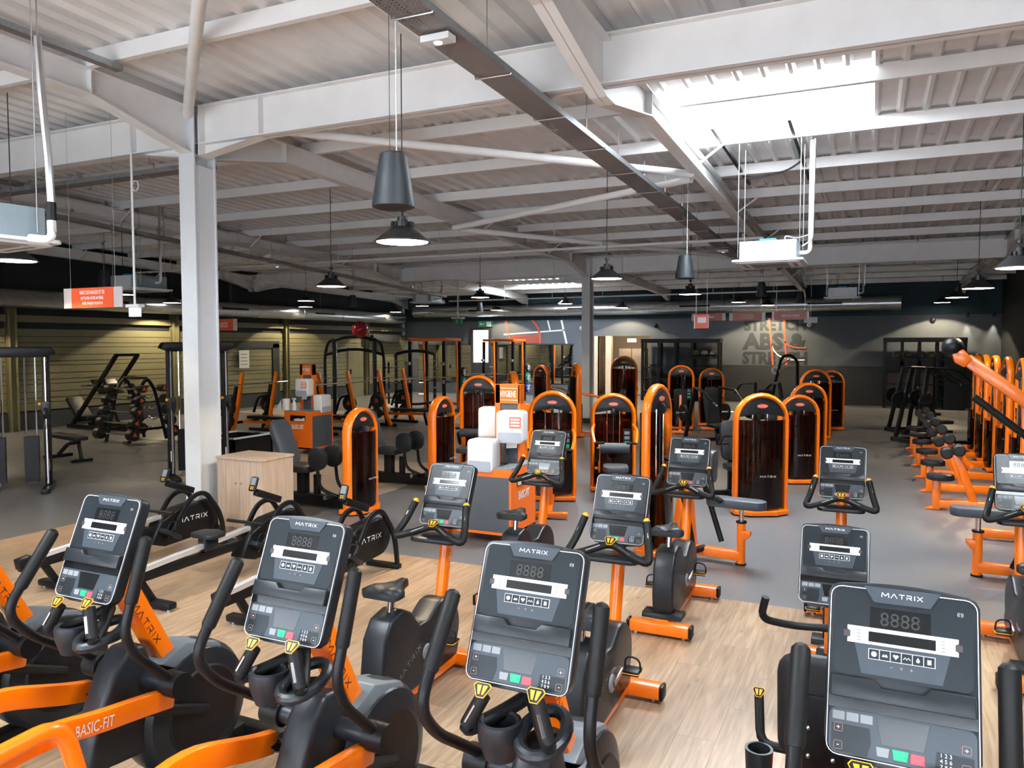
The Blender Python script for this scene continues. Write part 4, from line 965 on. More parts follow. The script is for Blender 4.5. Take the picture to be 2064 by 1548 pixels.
def make_rower():
    t = thing('rowing_machine', 'proto', 'rowing machine')
    B().rect([(0, 0.0, 0.3), (0, 1.65, 0.33)], 0.07, 0.08).obj('beam', BLACK, t, bev=0.008)
    B().rect([(0, 0.08, 0.355), (0, 1.5, 0.455)], 0.06, 0.045).obj('slide_rail', mat('polished_rail', (0.8, 0.8, 0.82), 0.25, metal=0.6, var=0.03), t, bev=0.006)
    B().rect([(0, -0.02, 0.33), (0, 0.1, 0.35)], 0.09, 0.1).obj('tail_cap', BLACK, t, bev=0.01)
    B().rect([(0, 0.22, 0.28), (0, 0.36, 0.05)], 0.05, 0.06, (0, 1, 0)).obj('rear_leg', BLACK, t, bev=0.006)
    f = B().box(-0.24, 0.24, 0.31, 0.4, 0.02, 0.08).obj('rear_foot', BLACK, t, bev=0.015)
    for sx in (-1, 1): B().cyl((sx * 0.19, 0.355, 0), (sx * 0.19, 0.355, 0.03), 0.02, 8).obj('levelling_foot', STEEL, f)
    B().prism(rrect(0.30, 0.22, 0.07, cx=0, cy=0.98), 0.485, 0.53, 'xy').obj('seat', PAD, t, bev=0.015)
    B().box(-0.05, 0.05, 0.9, 1.06, 0.36, 0.486).obj('seat_carriage', PLASTIC, t, bev=0.01)
    wheel = [(2.06 + 0.19 * math.cos(a), 0.36 + 0.19 * math.sin(a)) for a in [R(-90 + 18 * k) for k in range(11)]]
    B().prism([(1.32, 0.2), (1.5, 0.14)] + wheel + [(1.7, 0.52), (1.45, 0.42)], -0.085, 0.085, 'yz').obj('flywheel_housing', BLACK, t, bev=0.02, seg=3)
    w = wordmark(PRINTW, 0.05, t, (0.0865, 1.86, 0.38)); w.rotation_euler = (R(90), 0, R(90))
    B().lathe([(0.0, -0.03), (0.15, -0.03), (0.15, 0.03), (0.0, 0.03)], (0, 2.1, 0.46), 24, 'x').obj('fan_cover', LGREY, t)
    for sx in (-1, 1):
        B().rect(rp([(sx * 0.15, 1.48, 0.22), (sx * 0.15, 1.78, 0.63), (sx * 0.15, 1.98, 0.66), (sx * 0.16, 2.2, 0.36), (sx * 0.17, 2.23, 0.04)], 0.14, 5), 0.035, 0.05, (0, 1, 0)).obj('frame_hoop', BLACK, t, bev=0.008)
        fp = B().prism([(1.42, 0.36), (1.62, 0.24), (1.6, 0.2), (1.4, 0.32)], *sorted((sx * 0.08, sx * 0.2)), pl='yz').obj('foot_plate', PLASTIC, t, bev=0.008)
        B().tube(rp([(sx * 0.09, 1.52, 0.33), (sx * 0.1, 1.56, 0.4), (sx * 0.18, 1.56, 0.4), (sx * 0.19, 1.52, 0.33)], 0.03), 0.01, 6).obj('foot_strap', RUBBERB, fp)
    B().box(-0.2, 0.2, 2.19, 2.27, 0.0, 0.05).obj('front_foot', BLACK, t, bev=0.012)
    B().rect([(0, 1.95, 0.66), (0, 1.6, 0.8)], 0.06, 0.07).obj('console_arm', BLACK, t, bev=0.012)
    m = Matrix.Rotation(R(-22), 3, 'X')
    c = B().prism(rrect(0.085, 0.15, 0.018), -0.012, 0.012, 'xz', m).obj('small_console', PLASTIC, t, bev=0.004, loc=(0, 1.58, 0.885))
    B().prism(rrect(0.06, 0.075, 0.005, cx=0, cy=0.025), -0.0135, -0.012, 'xz', m).obj('screen', LGREY, c, smooth=0)
    for a in (-1, 1):
        for k in (-1, 1): B().prism(rrect(0.016, 0.012, 0.003, cx=a * 0.012, cy=-0.042 + k * 0.009), -0.014, -0.012, 'xz', m).obj('key', YELLOW, c, smooth=0)
    B().cyl((-0.24, 1.46, 0.52), (0.24, 1.46, 0.52), 0.017, 10).obj('pull_handle', RUBBERB, t)
    B().rect([(0, 1.46, 0.52), (0, 1.75, 0.46)], 0.03, 0.004).obj('pull_belt', BLACK, t, smooth=0)
    return t
ROW = make_rower()
rows_ = [(-6.85, 4.28, 'rowing machine nearest the white column, behind the left elliptical'), (-5.62, 4.3, 'middle rowing machine, its pale slide rail crossing the wood floor'), (-4.52, 4.32, 'rowing machine right of the other two, in front of the hip machine')]
_r = [ROW] + [dup(ROW, (0, 0, 0), 0, '') for _ in rows_[1:]]
for t, (x, y, l) in zip(_r, rows_): t.location = (x, y, 0); t['label'] = l; t['group'] = 'rowing machines'
# ================================================================== strength machines
def oval(a, b, n=12): return [(a * math.cos(2 * PI * j / n), b * math.sin(2 * PI * j / n)) for j in range(n)]
def pad(parent, name, cx, cy, cz, sx, sy, sz, m=PAD, rot=None, r=0.04):
    b = B().prism(rrect(sx, sy, min(r, sx * 0.48, sy * 0.48)), -sz / 2, sz / 2, 'xy', rot)
    return b.obj(name, m, parent, bev=min(0.015, sz * 0.25), loc=(cx, cy, cz))
def tower(t, h, w=0.64, word=True, frame=ORANGE, dp=0.075):
    r = w / 2
    pts = [(-r, 0, 0.03), (-r, 0, (h - r) * 0.5), (-r, 0, h - r)] + [(-r * math.cos(R(a)), 0, h - r + r * math.sin(R(a))) for a in range(15, 180, 15)] + [(r, 0, h - r), (r, 0, (h - r) * 0.5), (r, 0, 0.03)]
    B().sweep(pts, oval(0.036, dp), (0, 1, 0)).obj('arch_tube', frame, t, smooth=50)
    ri = r - 0.03
    arc = [(ri * math.cos(R(a)), h - r + ri * math.sin(R(a))) for a in range(10, 171, 10)]
    arc += [(-ri * 0.55, h - r - 0.01 + ri * 0.27), (0, h - r + ri * 0.33), (ri * 0.55, h - r - 0.01 + ri * 0.27)]
    B().prism(arc, -0.05, 0.05, 'xz').obj('crown_cover', PLASTIC, t, smooth=30, bev=0.008)
    for sy in (-1, 1):
        lg = B().prism([(0.075 * math.cos(R(a)), h - r * 0.42 + 0.028 * math.sin(R(a))) for a in range(0, 360, 20)], *sorted((sy * 0.05, sy * 0.056)), pl='xz').obj('logo_oval', LOGORED, t, smooth=0)
        o = wordmark(PRINTW, 0.018, lg, (0, sy * 0.0568, h - r * 0.42), (R(90), 0, R(180) if sy > 0 else 0)); o.scale = (0.7, 1, 1)
    for sx in (-1, 1): B().cyl((sx * 0.1, 0.03, 0.08), (sx * 0.1, 0.03, h - r * 0.75), 0.011, 8).obj('guide_rod', CHROME, t)
    n = 14; z0, z1 = 0.12, 0.12 + min(0.62, h * 0.42); zz = []
    for k in range(n):
        a = z0 + (z1 - z0) * k / n; b = z0 + (z1 - z0) * (k + 1) / n
        zz += [(0.15, a + 0.003), (0.15, b - 0.003), (0.143, b)]
    B().prism(zz + [(-x, z) for x, z in reversed(zz)], -0.03, 0.09, 'xz').obj('weight_stack', BLACK, t, smooth=0)
    B().cyl((0, 0.03, z1), (0, 0.03, h - r * 0.7), 0.006, 6).obj('cable', CORD, t)
    B().cyl((-0.02, 0.03, h - r * 0.78), (0.02, 0.03, h - r * 0.78), 0.07, 16).obj('pulley', PLASTIC, t)
    # smoked rear shroud, bowed outwards
    zt = h - r * 0.95; q = [(x, -0.05 - 0.13 * (1 - (x / (r - 0.02)) ** 2)) for x in [(-1 + k / 5) * (r - 0.02) for k in range(11)]]
    B().prism(q + [(x, y + 0.006) for x, y in reversed(q)], 0.1, zt, 'xy').obj('smoked_shroud', SMOKE, t, smooth=60)
    if word: wordmark(PRINTW, 0.026, t, (0.04, -0.187, zt * 0.42))
    q2 = [(x, 0.09 + 0.05 * (1 - (x / (r - 0.04)) ** 2)) for x in [(-1 + k / 5) * (r - 0.04) for k in range(11)]]
    B().prism(q2 + [(x, y + 0.006) for x, y in reversed(q2)], 0.1, h * 0.45, 'xy').obj('front_guard', SMOKE, t, smooth=60)
    B().prism([(-r - 0.03, -0.09), (-r * 0.5, -0.2), (r * 0.5, -0.2), (r + 0.03, -0.09), (r + 0.03, 0.13), (-r - 0.03, 0.13)], 0.012, 0.075, 'xy').obj('base_plate', frame, t, smooth=0, bev=0.012)
    for sx in (-1, 1): B().cyl((sx * r, 0.05, 0), (sx * r, 0.05, 0.03), 0.03, 10).obj('rubber_foot', RUBBERB, t)
    # instruction placard
    pl = B().box(-r + 0.05, -r + 0.17, 0.1, 0.105, h * 0.48, h * 0.66).obj('instruction_placard', BLACK, t, smooth=0)
    for k in range(3): B().box(-r + 0.07, -r + 0.15, 0.105, 0.1065, h * 0.5 + k * h * 0.05, h * 0.5 + k * h * 0.05 + h * 0.032).obj('placard_print', LGREY if k else GREEN, pl, smooth=0)
def seat_generic(t, fr=ORANGE, long=1.0, padm=PAD, back=True):
    B().rect([(0, 0.1, 0.07), (0, long + 0.25, 0.07)], 0.08, 0.09).obj('base_bar', fr, t, bev=0.01)
    B().box(-0.25, 0.25, long + 0.2, long + 0.28, 0.02, 0.09).obj('cross_foot', fr, t, bev=0.01)
    B().rect([(0, long - 0.15, 0.07), (0, long - 0.15, 0.46)], 0.08, 0.1, (0, 1, 0)).obj('seat_post', fr, t, bev=0.01)
    pad(t, 'seat', 0, long - 0.12, 0.5, 0.36, 0.42, 0.08, padm, r=0.1)
    if back:
        pad(t, 'backrest', 0, long + 0.14, 0.86, 0.34, 0.6, 0.08, padm, Matrix.Rotation(R(78), 3, 'X'), 0.1)
        B().rect([(0, long + 0.2, 0.09), (0, long + 0.21, 1.0)], 0.06, 0.08, (0, 1, 0)).obj('back_post', fr, t, bev=0.008)
    for sx in (-1, 1):
        B().tube(rp([(sx * 0.3, 0.12, 1.05), (sx * 0.34, 0.5, 1.0), (sx * 0.3, 0.8, 0.85)], 0.12), 0.024, 10).obj('press_arm', fr, t)
        B().cyl((sx * 0.3, 0.8, 0.85), (sx * 0.16, 0.83, 0.86), 0.02, 10).obj('grip', RUBBERB, t)
def seat_roller(t, fr=ORANGE, long=1.0):
    seat_generic(t, fr, long, PADG, False)
    B().cyl((-0.22, 0.55, 0.75), (0.22, 0.55, 0.75), 0.075, 18).obj('roller_pad', PADG, t)
    B().rect(rp([(0.25, 0.1, 0.5), (0.25, 0.45, 0.55), (0.25, 0.55, 0.75)], 0.1), 0.05, 0.06).obj('roller_arm', BLACK, t, bev=0.008)
    B().prism([(0.3 + 0.14 * math.cos(R(a)), 0.55 + 0.22 * math.sin(R(a))) for a in range(0, 360, 20)], 0.21, 0.235, 'yz').obj('cam_plate', ORANGE, t, smooth=30)
    B().sph((0.27, 0.4, 0.42), 0.026, 10, 6).obj('orange_knob', YELLOW, t)
def seat_abductor(t, long=1.25):
    fr = BLACK
    B().rect([(0, 0.1, 0.1), (0, long + 0.4, 0.1)], 0.13, 0.16).obj('base_bar', fr, t, bev=0.012)
    B().box(-0.3, 0.3, long + 0.3, long + 0.4, 0.02, 0.1).obj('cross_foot', fr, t, bev=0.01)
    B().rect([(0, long, 0.1), (0, long, 0.5)], 0.12, 0.14, (0, 1, 0)).obj('seat_post', fr, t, bev=0.012)
    B().rect([(0, long - 0.25, 0.1), (0, long - 0.25, 0.46)], 0.08, 0.08, (0, 1, 0)).obj('seat_post', fr, t, bev=0.012)
    pad(t, 'seat', 0, long, 0.54, 0.42, 0.46, 0.09, PAD, r=0.1)
    pad(t, 'backrest', 0, long + 0.33, 0.88, 0.38, 0.68, 0.09, PADG, Matrix.Rotation(R(68), 3, 'X'), 0.12)
    for sx in (-1, 1):
        B().prism([(0.02 + 0.15 * math.cos(R(a)), 0.13 * math.sin(R(a)) + (0.06 if math.sin(R(a)) > 0 else 0)) for a in range(0, 360, 15)], -0.035, 0.035, 'yz').obj('thigh_pad', PAD, t, smooth=40, bev=0.015, loc=(sx * 0.17, long - 0.42, 0.68))
        B().tube(rp([(sx * 0.2, long - 0.42, 0.56), (sx * 0.2, long - 0.45, 0.3), (sx * 0.13, long - 0.7, 0.2), (sx * 0.05, 0.3, 0.2)], 0.12), 0.024, 10).obj('thigh_arm', fr, t)
        B().cyl((sx * 0.28, long - 0.6, 0.2), (sx * 0.14, long - 0.62, 0.2), 0.03, 10).obj('foot_peg', STEEL, t)
def machine(x, y, rz, h, label, kind='seat', w=0.64, fr=ORANGE, long=1.0):
    t = thing('weight_stack_machine', label, 'gym machine', (x, y, 0), R(rz), 'orange-arched weight stack machines')
    tower(t, h, w)
    if kind == 'seat': seat_generic(t, fr, long)
    elif kind == 'roller': seat_roller(t, fr, long)
    elif kind == 'abductor': seat_abductor(t, long)
    return t
machine(-6.31, 8.62, 90, 1.40, 'hip machine with a grey backrest beside the wooden cabinet, its arch seen edge-on', 'abductor', 0.6)
machine(-6.18, 10.6, 90, 1.44, 'hip machine with black thigh pads left of the nearer hygiene station', 'abductor', 0.6)
m3 = machine(-6.41, 12.33, 195, 1.7, 'weight stack machine whose arch rises behind the nearer hygiene post', 'roller')
_m = (Matrix.Translation((-6.41, 12.33, 0)) @ Matrix.Rotation(R(195), 4, 'Z')).inverted()
def _loc(x, y, z): return _m @ V(x, y, z)
sb = B().prism(rrect(0.34, 0.62, 0.12), -0.025, 0.025, 'xz', Matrix.Rotation(R(-12), 3, 'X')); sb.v = [tuple(_m @ (V(v) + V(-5.25, 11.75, 0.98))) for v in sb.v]; sb.obj('orange_back_shell', ORANGE, m3, bev=0.012)
sb = B().prism(rrect(0.32, 0.58, 0.12), 0.03, 0.09, 'xz', Matrix.Rotation(R(-12), 3, 'X')); sb.v = [tuple(_m @ (V(v) + V(-5.25, 11.75, 0.98))) for v in sb.v]; sb.obj('back_pad', PAD, m3, bev=0.012)
B().rect([_loc(-5.25, 11.78, 0.9), _loc(-5.25, 11.8, 0.05)], 0.07, 0.07, (0, 1, 0)).obj('shell_post', ORANGE, m3, bev=0.008)
B().rect([_loc(-5.25, 11.8, 0.06), _loc(-6.3, 12.3, 0.06)], 0.08, 0.08).obj('shell_base', ORANGE, m3, bev=0.008)
machine(-6.7, 14.4, -55, 1.70, 'weight stack machine tilted right, just right of the hygiene post', 'seat')
machine(-4.22, 10.45, 200, 1.58, 'weight stack machine with a shiny crown right of the hygiene station', 'roller')
machine(-3.62, 11.5, 200, 1.5, 'weight stack machine left of the edge-on orange tower, with two green placard prints', 'roller')
machine(-8.7, 20.7, -30, 1.65, 'weight stack machine slanting in front of the mirrors', 'seat')
machine(-6.66, 18.1, -60, 1.78, 'dark shrouded machine standing against the farther grey column', 'seat')
machine(-6.6, 22.0, 10, 1.91, 'tall dark shrouded machine in front of the lobby doorway', 'seat', 0.72, BLACK)
machine(-4.62, 20.7, 192, 1.7, 'left of two arches side by side before the dark shelving', 'seat')
machine(-4.03, 21.9, 190, 1.6, 'right of two arches side by side before the dark shelving', 'seat')
machine(-1.32, 10.75, 28, 1.61, 'nearest machine of the diagonal row on the right, smoked shroud lettered in white', 'seat', 0.68, BLACK)
machine(-1.06, 13.5, 25, 1.43, 'second machine of the diagonal row on the right', 'seat', 0.62, BLACK)
machine(-1.1, 16.25, 22, 1.5, 'third machine of the diagonal row on the right', 'seat', 0.66, BLACK)
machine(-1.2, 20.0, 20, 1.66, 'fourth machine of the diagonal row on the right', 'seat', 0.68, BLACK)
machine(-0.95, 22.3, 15, 1.56, 'farthest machine of the diagonal row on the right', 'seat', 0.62, BLACK)

# abdominal machines with a long seat pad, a tower and a slanted frame
def crunch(x, y, rz, h, label, long=0.95):
    t = thing('weight_stack_machine', label, 'gym machine', (x, y, 0), R(rz), 'orange-arched weight stack machines')
    tower(t, h, 0.62, dp=0.05)
    B().rect([(0.02, 0.1, 0.09), (0.02, long, 0.09)], 0.09, 0.1).obj('base_bar', ORANGE, t, bev=0.012)
    B().tube([(0.02, long, 0.0), (0.02, long, 0.44)], 0.045, 14).obj('seat_column', ORANGE, t)
    B().prism([(long, 0.36), (long + 0.1, 0.36), (long + 0.1, 0.32), (long + 0.06, 0.27), (long, 0.27)], -0.02, 0.06, 'yz').obj('height_tab', ORANGE, t, bev=0.006)
    B().cyl((0.02, long, 0.0), (0.02, long, 0.015), 0.055, 14).obj('rubber_foot', RUBBERB, t)
    B().cyl((0.02, long, 0.44), (0.02, long, 0.46), 0.055, 14).obj('collar', BLACK, t)
    B().cyl((0.02, long, 0.46), (0.02, long, 0.6), 0.026, 12).obj('chrome_post', CHROME, t)
    pad(t, 'seat', 0.02, long - 0.06, 0.64, 0.22, 0.62, 0.09, PADG, r=0.1)
    B().rect([(0.02, 0.22, 0.1), (0.02, 0.36, 0.98)], 0.09, 0.09, (0, 1, 0)).obj('slant_post', ORANGE, t, bev=0.01)
    B().rect([(0.02, 0.44, 0.1), (0.02, 0.36, 0.98)], 0.08, 0.07, (0, 1, 0)).obj('slant_post', ORANGE, t, bev=0.01)
    B().tube(rp([(-0.22, 0.4, 0.95), (-0.22, 0.52, 0.6), (-0.18, 0.68, 0.16)], 0.1), 0.03, 10).obj('foot_lever', BLACK, t)
    B().tube(rp([(0.22, 0.3, 0.95), (0.22, 0.42, 0.6), (0.2, 0.5, 0.14)], 0.1), 0.03, 10).obj('foot_lever', BLACK, t)
    B().cyl((0.2, 0.5, 0.12), (0.02, 0.55, 0.12), 0.035, 12).obj('foot_roller', RUBBERB, t)
    pad(t, 'chest_pad', 0.02, 0.62, 1.0, 0.2, 0.34, 0.09, PADG, Matrix.Rotation(R(88), 3, 'X'), 0.06)
    B().tube(rp([(0.02, 0.1, 1.05), (0.02, 0.4, 1.02), (0.02, 0.6, 0.98)], 0.1), 0.03, 10).obj('pad_arm', BLACK, t)
    B().rect(rp([(0.15, 0.45, 0.72), (0.15, 0.72, 0.7), (0.15, 0.78, 0.66)], 0.05), 0.05, 0.05).obj('seat_bracket', BLACK, t, bev=0.008)
    return t
crunch(-2.12, 8.34, -98, 1.83, 'tall edge-on orange tower with a long grey seat pad at its right')
crunch(1.95, 8.75, 90, 1.83, 'machine with a long pale seat pad at the right edge, its tower out of frame')

# row along the right wall
for i, (y, l) in enumerate(((12.1, 'nearest'), (13.5, 'second'), (14.9, 'third'), (16.3, 'fourth'), (17.6, 'fifth'), (18.9, 'sixth and farthest'))):
    t = thing('weight_stack_machine', '%s tall machine of the edge-on orange row by the right wall' % l, 'gym machine', (2.05, y, 0), R(90), 'tall machines by the right wall')
    tower(t, 2.06, 0.62, dp=0.055)
    B().rect([(0, 0.1, 0.09), (0, 1.15, 0.09)], 0.1, 0.11).obj('base_bar', ORANGE, t, bev=0.012)
    B().rect([(0, 1.18, 0.0), (0, 1.18, 0.42)], 0.09, 0.1, (0, 1, 0)).obj('seat_post', ORANGE, t, bev=0.012)
    B().prism([(1.2, 0.0), (1.32, 0.0), (1.28, 0.03), (1.2, 0.05)], -0.04, 0.04, 'yz').obj('foot_tab', ORANGE, t, bev=0.006)
    pad(t, 'seat', 0, 1.14, 0.46, 0.3, 0.34, 0.08, PAD, r=0.14)
    B().rect([(0, 0.72, 0.1), (0, 0.95, 0.78)], 0.08, 0.1, (0, 1, 0)).obj('pad_post', ORANGE, t, bev=0.012)
    B().cyl((0, 0.95, 0.8), (0, 0.78, 0.6), 0.05, 12).obj('pivot_joint', ORANGE, t)
    for sx in (-1, 1):
        B().lathe([(0, -0.09), (0.06, -0.09), (0.082, -0.07), (0.082, 0.07), (0.06, 0.09), (0, 0.09)], (sx * 0.14, 1.0 + 0.06 * sx, 0.82 - 0.04 * sx), 18, 'x').obj('roller_pad', PAD, t)
# lever machine with counterweight ball
t = thing('lever_press_machine', 'orange lever press machine with a black ball counterweight at the right edge', 'gym machine', (2.1, 10.5, 0), R(90), None)
B().rect([(0, 1.08, 2.12), (0, 0.1, 1.34)], 0.1, 0.14).obj('lever_beam', ORANGE, t, bev=0.012)
B().rect([(0.16, 0.95, 1.98), (0.16, -0.1, 1.2)], 0.07, 0.1).obj('lever_beam', ORANGE, t, bev=0.012)
B().sph((0, 1.22, 2.26), 0.12, 18, 12).obj('counterweight_ball', BLACK, t)
B().prism([(1.24, 2.2), (1.12, 2.24), (1.02, 2.12), (1.1, 2.02), (1.2, 2.08)], -0.09, 0.02, 'yz').obj('ball_bracket', ORANGE, t, bev=0.015)
B().tube([(-0.1, 1.0, 1.68), (-0.1, 0.05, 0.9)], 0.042, 12).obj('black_strut', RUBBERB, t)
B().rect([(0, 0.2, 1.45), (0.05, 0.05, 0.1)], 0.09, 0.12, (0, 1, 0)).obj('main_post', BLACK, t, bev=0.01)
B().rect([(0.1, 0.45, 1.6), (0.1, 0.4, 0.1)], 0.08, 0.1, (0, 1, 0)).obj('main_post', ORANGE, t, bev=0.01)
B().rect([(0, 0.0, 0.07), (0, 0.9, 0.07)], 0.1, 0.1).obj('base_bar', ORANGE, t, bev=0.01)
for z, yy in ((1.92, 0.35), (1.66, 0.25), (0.98, 0.5), (0.86, 0.42)):
    g = B().cyl((-0.1, yy, z), (-0.1, yy - 0.4, z - 0.01), 0.022, 10).obj('handle', CHROME, t); B().sph((-0.1, yy, z), 0.026, 10, 6).obj('handle_cap', WHITE, g)
B().cyl((0.0, 0.2, 1.42), (-0.08, 0.2, 1.42), 0.04, 14).obj('pivot_bolt', STEEL, t)
pad(t, 'bench_pad', 0, 0.42, 0.72, 0.3, 0.55, 0.1, PADG, r=0.08)
B().rect([(0, 0.42, 0.1), (0, 0.42, 0.68)], 0.08, 0.08, (0, 1, 0)).obj('pad_post', ORANGE, t, bev=0.01)

# dark plate-loaded machines in the middle and beyond the right row
def dark_machine(x, y, rz, h, label):
    t = thing('plate_loaded_machine', label, 'gym machine', (x, y, 0), R(rz), 'dark plate-loaded machines')
    for sx in (-1, 1):
        B().rect([(sx * 0.42, -0.6, 0.05), (sx * 0.42, 0.7, 0.05)], 0.08, 0.08).obj('base_bar', BLACK, t, bev=0.008)
        B().rect([(sx * 0.42, 0.6, 0.05), (sx * 0.3, 0.3, h)], 0.08, 0.08, (0, 1, 0)).obj('upright', BLACK, t, bev=0.008)
        B().tube(rp([(sx * 0.3, 0.35, h), (sx * 0.4, -0.3, h * 0.98), (sx * 0.36, -0.75, h * 0.8)], 0.12), 0.03, 10).obj('press_arm', BLACK, t)
        g = B().cyl((sx * 0.36, -0.75, h * 0.8), (sx * 0.36, -0.95, h * 0.76), 0.02, 8).obj('grip', RUBBERB, t)
        B().sph((sx * 0.36, -0.96, h * 0.757), 0.024, 8, 6).obj('grip_cap', CHROME, g)
        B().cyl((sx * 0.42, 0.45, h * 0.55), (sx * 0.7, 0.45, h * 0.55), 0.024, 10).obj('plate_horn', CHROME, t)
    B().rect([(-0.45, 0.65, 0.06), (0.45, 0.65, 0.06)], 0.08, 0.08).obj('cross_bar', BLACK, t, bev=0.008)
    B().rect([(0, -0.3, 0.05), (0, -0.2, 0.44)], 0.08, 0.08, (0, 1, 0)).obj('seat_post', BLACK, t, bev=0.008)
    pad(t, 'seat', 0, -0.25, 0.48, 0.38, 0.42, 0.08); pad(t, 'backrest', 0, 0.08, 0.85, 0.34, 0.7, 0.08, PAD, Matrix.Rotation(R(72), 3, 'X'))
    for sx in (-1, 1): B().lathe([(0.03, -0.03), (0.2, -0.03), (0.2, 0.03), (0.03, 0.03)], (sx * 0.52, 0.45, h * 0.55), 20, 'x').obj('mounted_plate', BLACK, t)
    return t
dark_machine(-3.2, 17.6, 35, 1.3, 'black plate-loaded machine in the middle, in front of the two side-by-side arches')
dark_machine(-2.4, 19.6, -150, 1.35, 'black plate-loaded machine right of the middle, chrome grip ends showing')
dark_machine(1.3, 20.3, 120, 1.75, 'black plate-loaded machine beside the farthest tall machine of the right row')
dark_machine(1.2, 22.6, 120, 1.7, 'farthest black plate-loaded machine before the right shelving')
# pulley arm machine peeking over the diagonal row
t = thing('pulley_arm_machine', 'black machine with a curved arm and white weight label behind the diagonal row', 'gym machine', (-2.3, 24.6, 0), 0)
B().tube(rp([(-0.5, 0, 0.05), (-0.35, 0, 1.0), (-0.15, 0, 1.9), (0.1, 0, 1.98), (0.3, 0, 1.8), (0.35, 0, 0.05)], 0.18), 0.045, 10).obj('curved_frame', BLACK, t)
B().cyl((-0.32, -0.03, 1.5), (-0.32, 0.03, 1.5), 0.13, 20).obj('weight_label', PRINTW, t); text('8', 0.14, BLACK, t, (-0.32, -0.031, 1.5))
B().cyl((-0.32, 0, 1.52), (0.1, 0, 1.85), 0.02, 8).obj('link_rod', STEEL, t)
B().box(-0.55, 0.45, -0.25, 0.25, 0, 0.08).obj('base', BLACK, t, bev=0.01)
pad(t, 'seat', -0.4, -0.3, 0.5, 0.36, 0.36, 0.08); B().rect([(-0.4, -0.3, 0.05), (-0.4, -0.3, 0.46)], 0.07, 0.07, (0, 1, 0)).obj('seat_post', BLACK, t)
# ================================================================== furniture and hygiene stations
def wood_panel_material():
    m = bpy.data.materials.new('light_oak_laminate'); m.use_nodes = True; nt = m.node_tree; b = nt.nodes['Principled BSDF']
    tc = nt.nodes.new('ShaderNodeTexCoord'); mp = nt.nodes.new('ShaderNodeMapping'); mp.inputs['Scale'].default_value = (14, 14, 0.8)
    nt.links.new(tc.outputs['Object'], mp.inputs[0]); n = nt.nodes.new('ShaderNodeTexNoise'); n.inputs['Scale'].default_value = 3; n.inputs['Detail'].default_value = 6
    nt.links.new(mp.outputs[0], n.inputs['Vector']); cr = nt.nodes.new('ShaderNodeValToRGB')
    cr.color_ramp.elements[0].position = 0.35; cr.color_ramp.elements[0].color = (0.43, 0.31, 0.22, 1); cr.color_ramp.elements[1].position = 0.7; cr.color_ramp.elements[1].color = (0.56, 0.43, 0.33, 1)
    nt.links.new(n.outputs['Fac'], cr.inputs[0]); nt.links.new(cr.outputs[0], b.inputs['Base Color']); b.inputs['Roughness'].default_value = 0.5
    return m
OAK = wood_panel_material()
t = thing('storage_cabinet', 'pale oak two-door cabinet standing at the foot of the white column', 'cabinet', (-6.87, 7.22, 0))
B().box(-0.36, 0.36, -0.25, 0.27, 0.05, 0.9).obj('carcass', OAK, t, smooth=0)
B().box(-0.37, 0.37, -0.28, 0.28, 0.9, 0.93).obj('top_board', OAK, t, smooth=0, bev=0.002)
B().box(-0.36, 0.36, -0.22, -0.2, 0.0, 0.07).obj('plinth', OAK, t, smooth=0)
B().box(-0.36, 0.36, 0.2, 0.25, 0.0, 0.07).obj('plinth', OAK, t, smooth=0)
for sx in (-1, 1):
    d = B().box(*sorted((sx * 0.002, sx * 0.358)), -0.269, -0.251, 0.075, 0.895).obj('door', OAK, t, smooth=0, bev=0.002)
    B().lathe([(0, -0.022), (0.011, -0.02), (0.013, -0.014), (0.006, -0.008), (0.006, 0)], (sx * 0.045, -0.269, 0.62), 12, 'y').obj('knob', CHROME, d)
t = thing('planter_box', 'empty black planter box with a pale rim behind the white column', 'planter', (-10.9, 10.95, 0))
B().box(-0.45, 0.45, -0.5, -0.46, 0, 0.56).box(-0.45, 0.45, 0.46, 0.5, 0, 0.56).box(-0.45, -0.41, -0.5, 0.5, 0, 0.56).box(0.41, 0.45, -0.5, 0.5, 0, 0.56).box(-0.45, 0.45, -0.5, 0.5, 0.0, 0.1).obj('box', BLACK, t, smooth=0)
rim = B(); rim.rect([(-0.45, -0.5, 0.575), (0.45, -0.5, 0.575), (0.45, 0.5, 0.575), (-0.45, 0.5, 0.575)], 0.06, 0.03, closed=True)
rim.obj('rim', mat('pale_grey_rim', (0.5, 0.53, 0.56), 0.4, var=0.05), t, smooth=0)


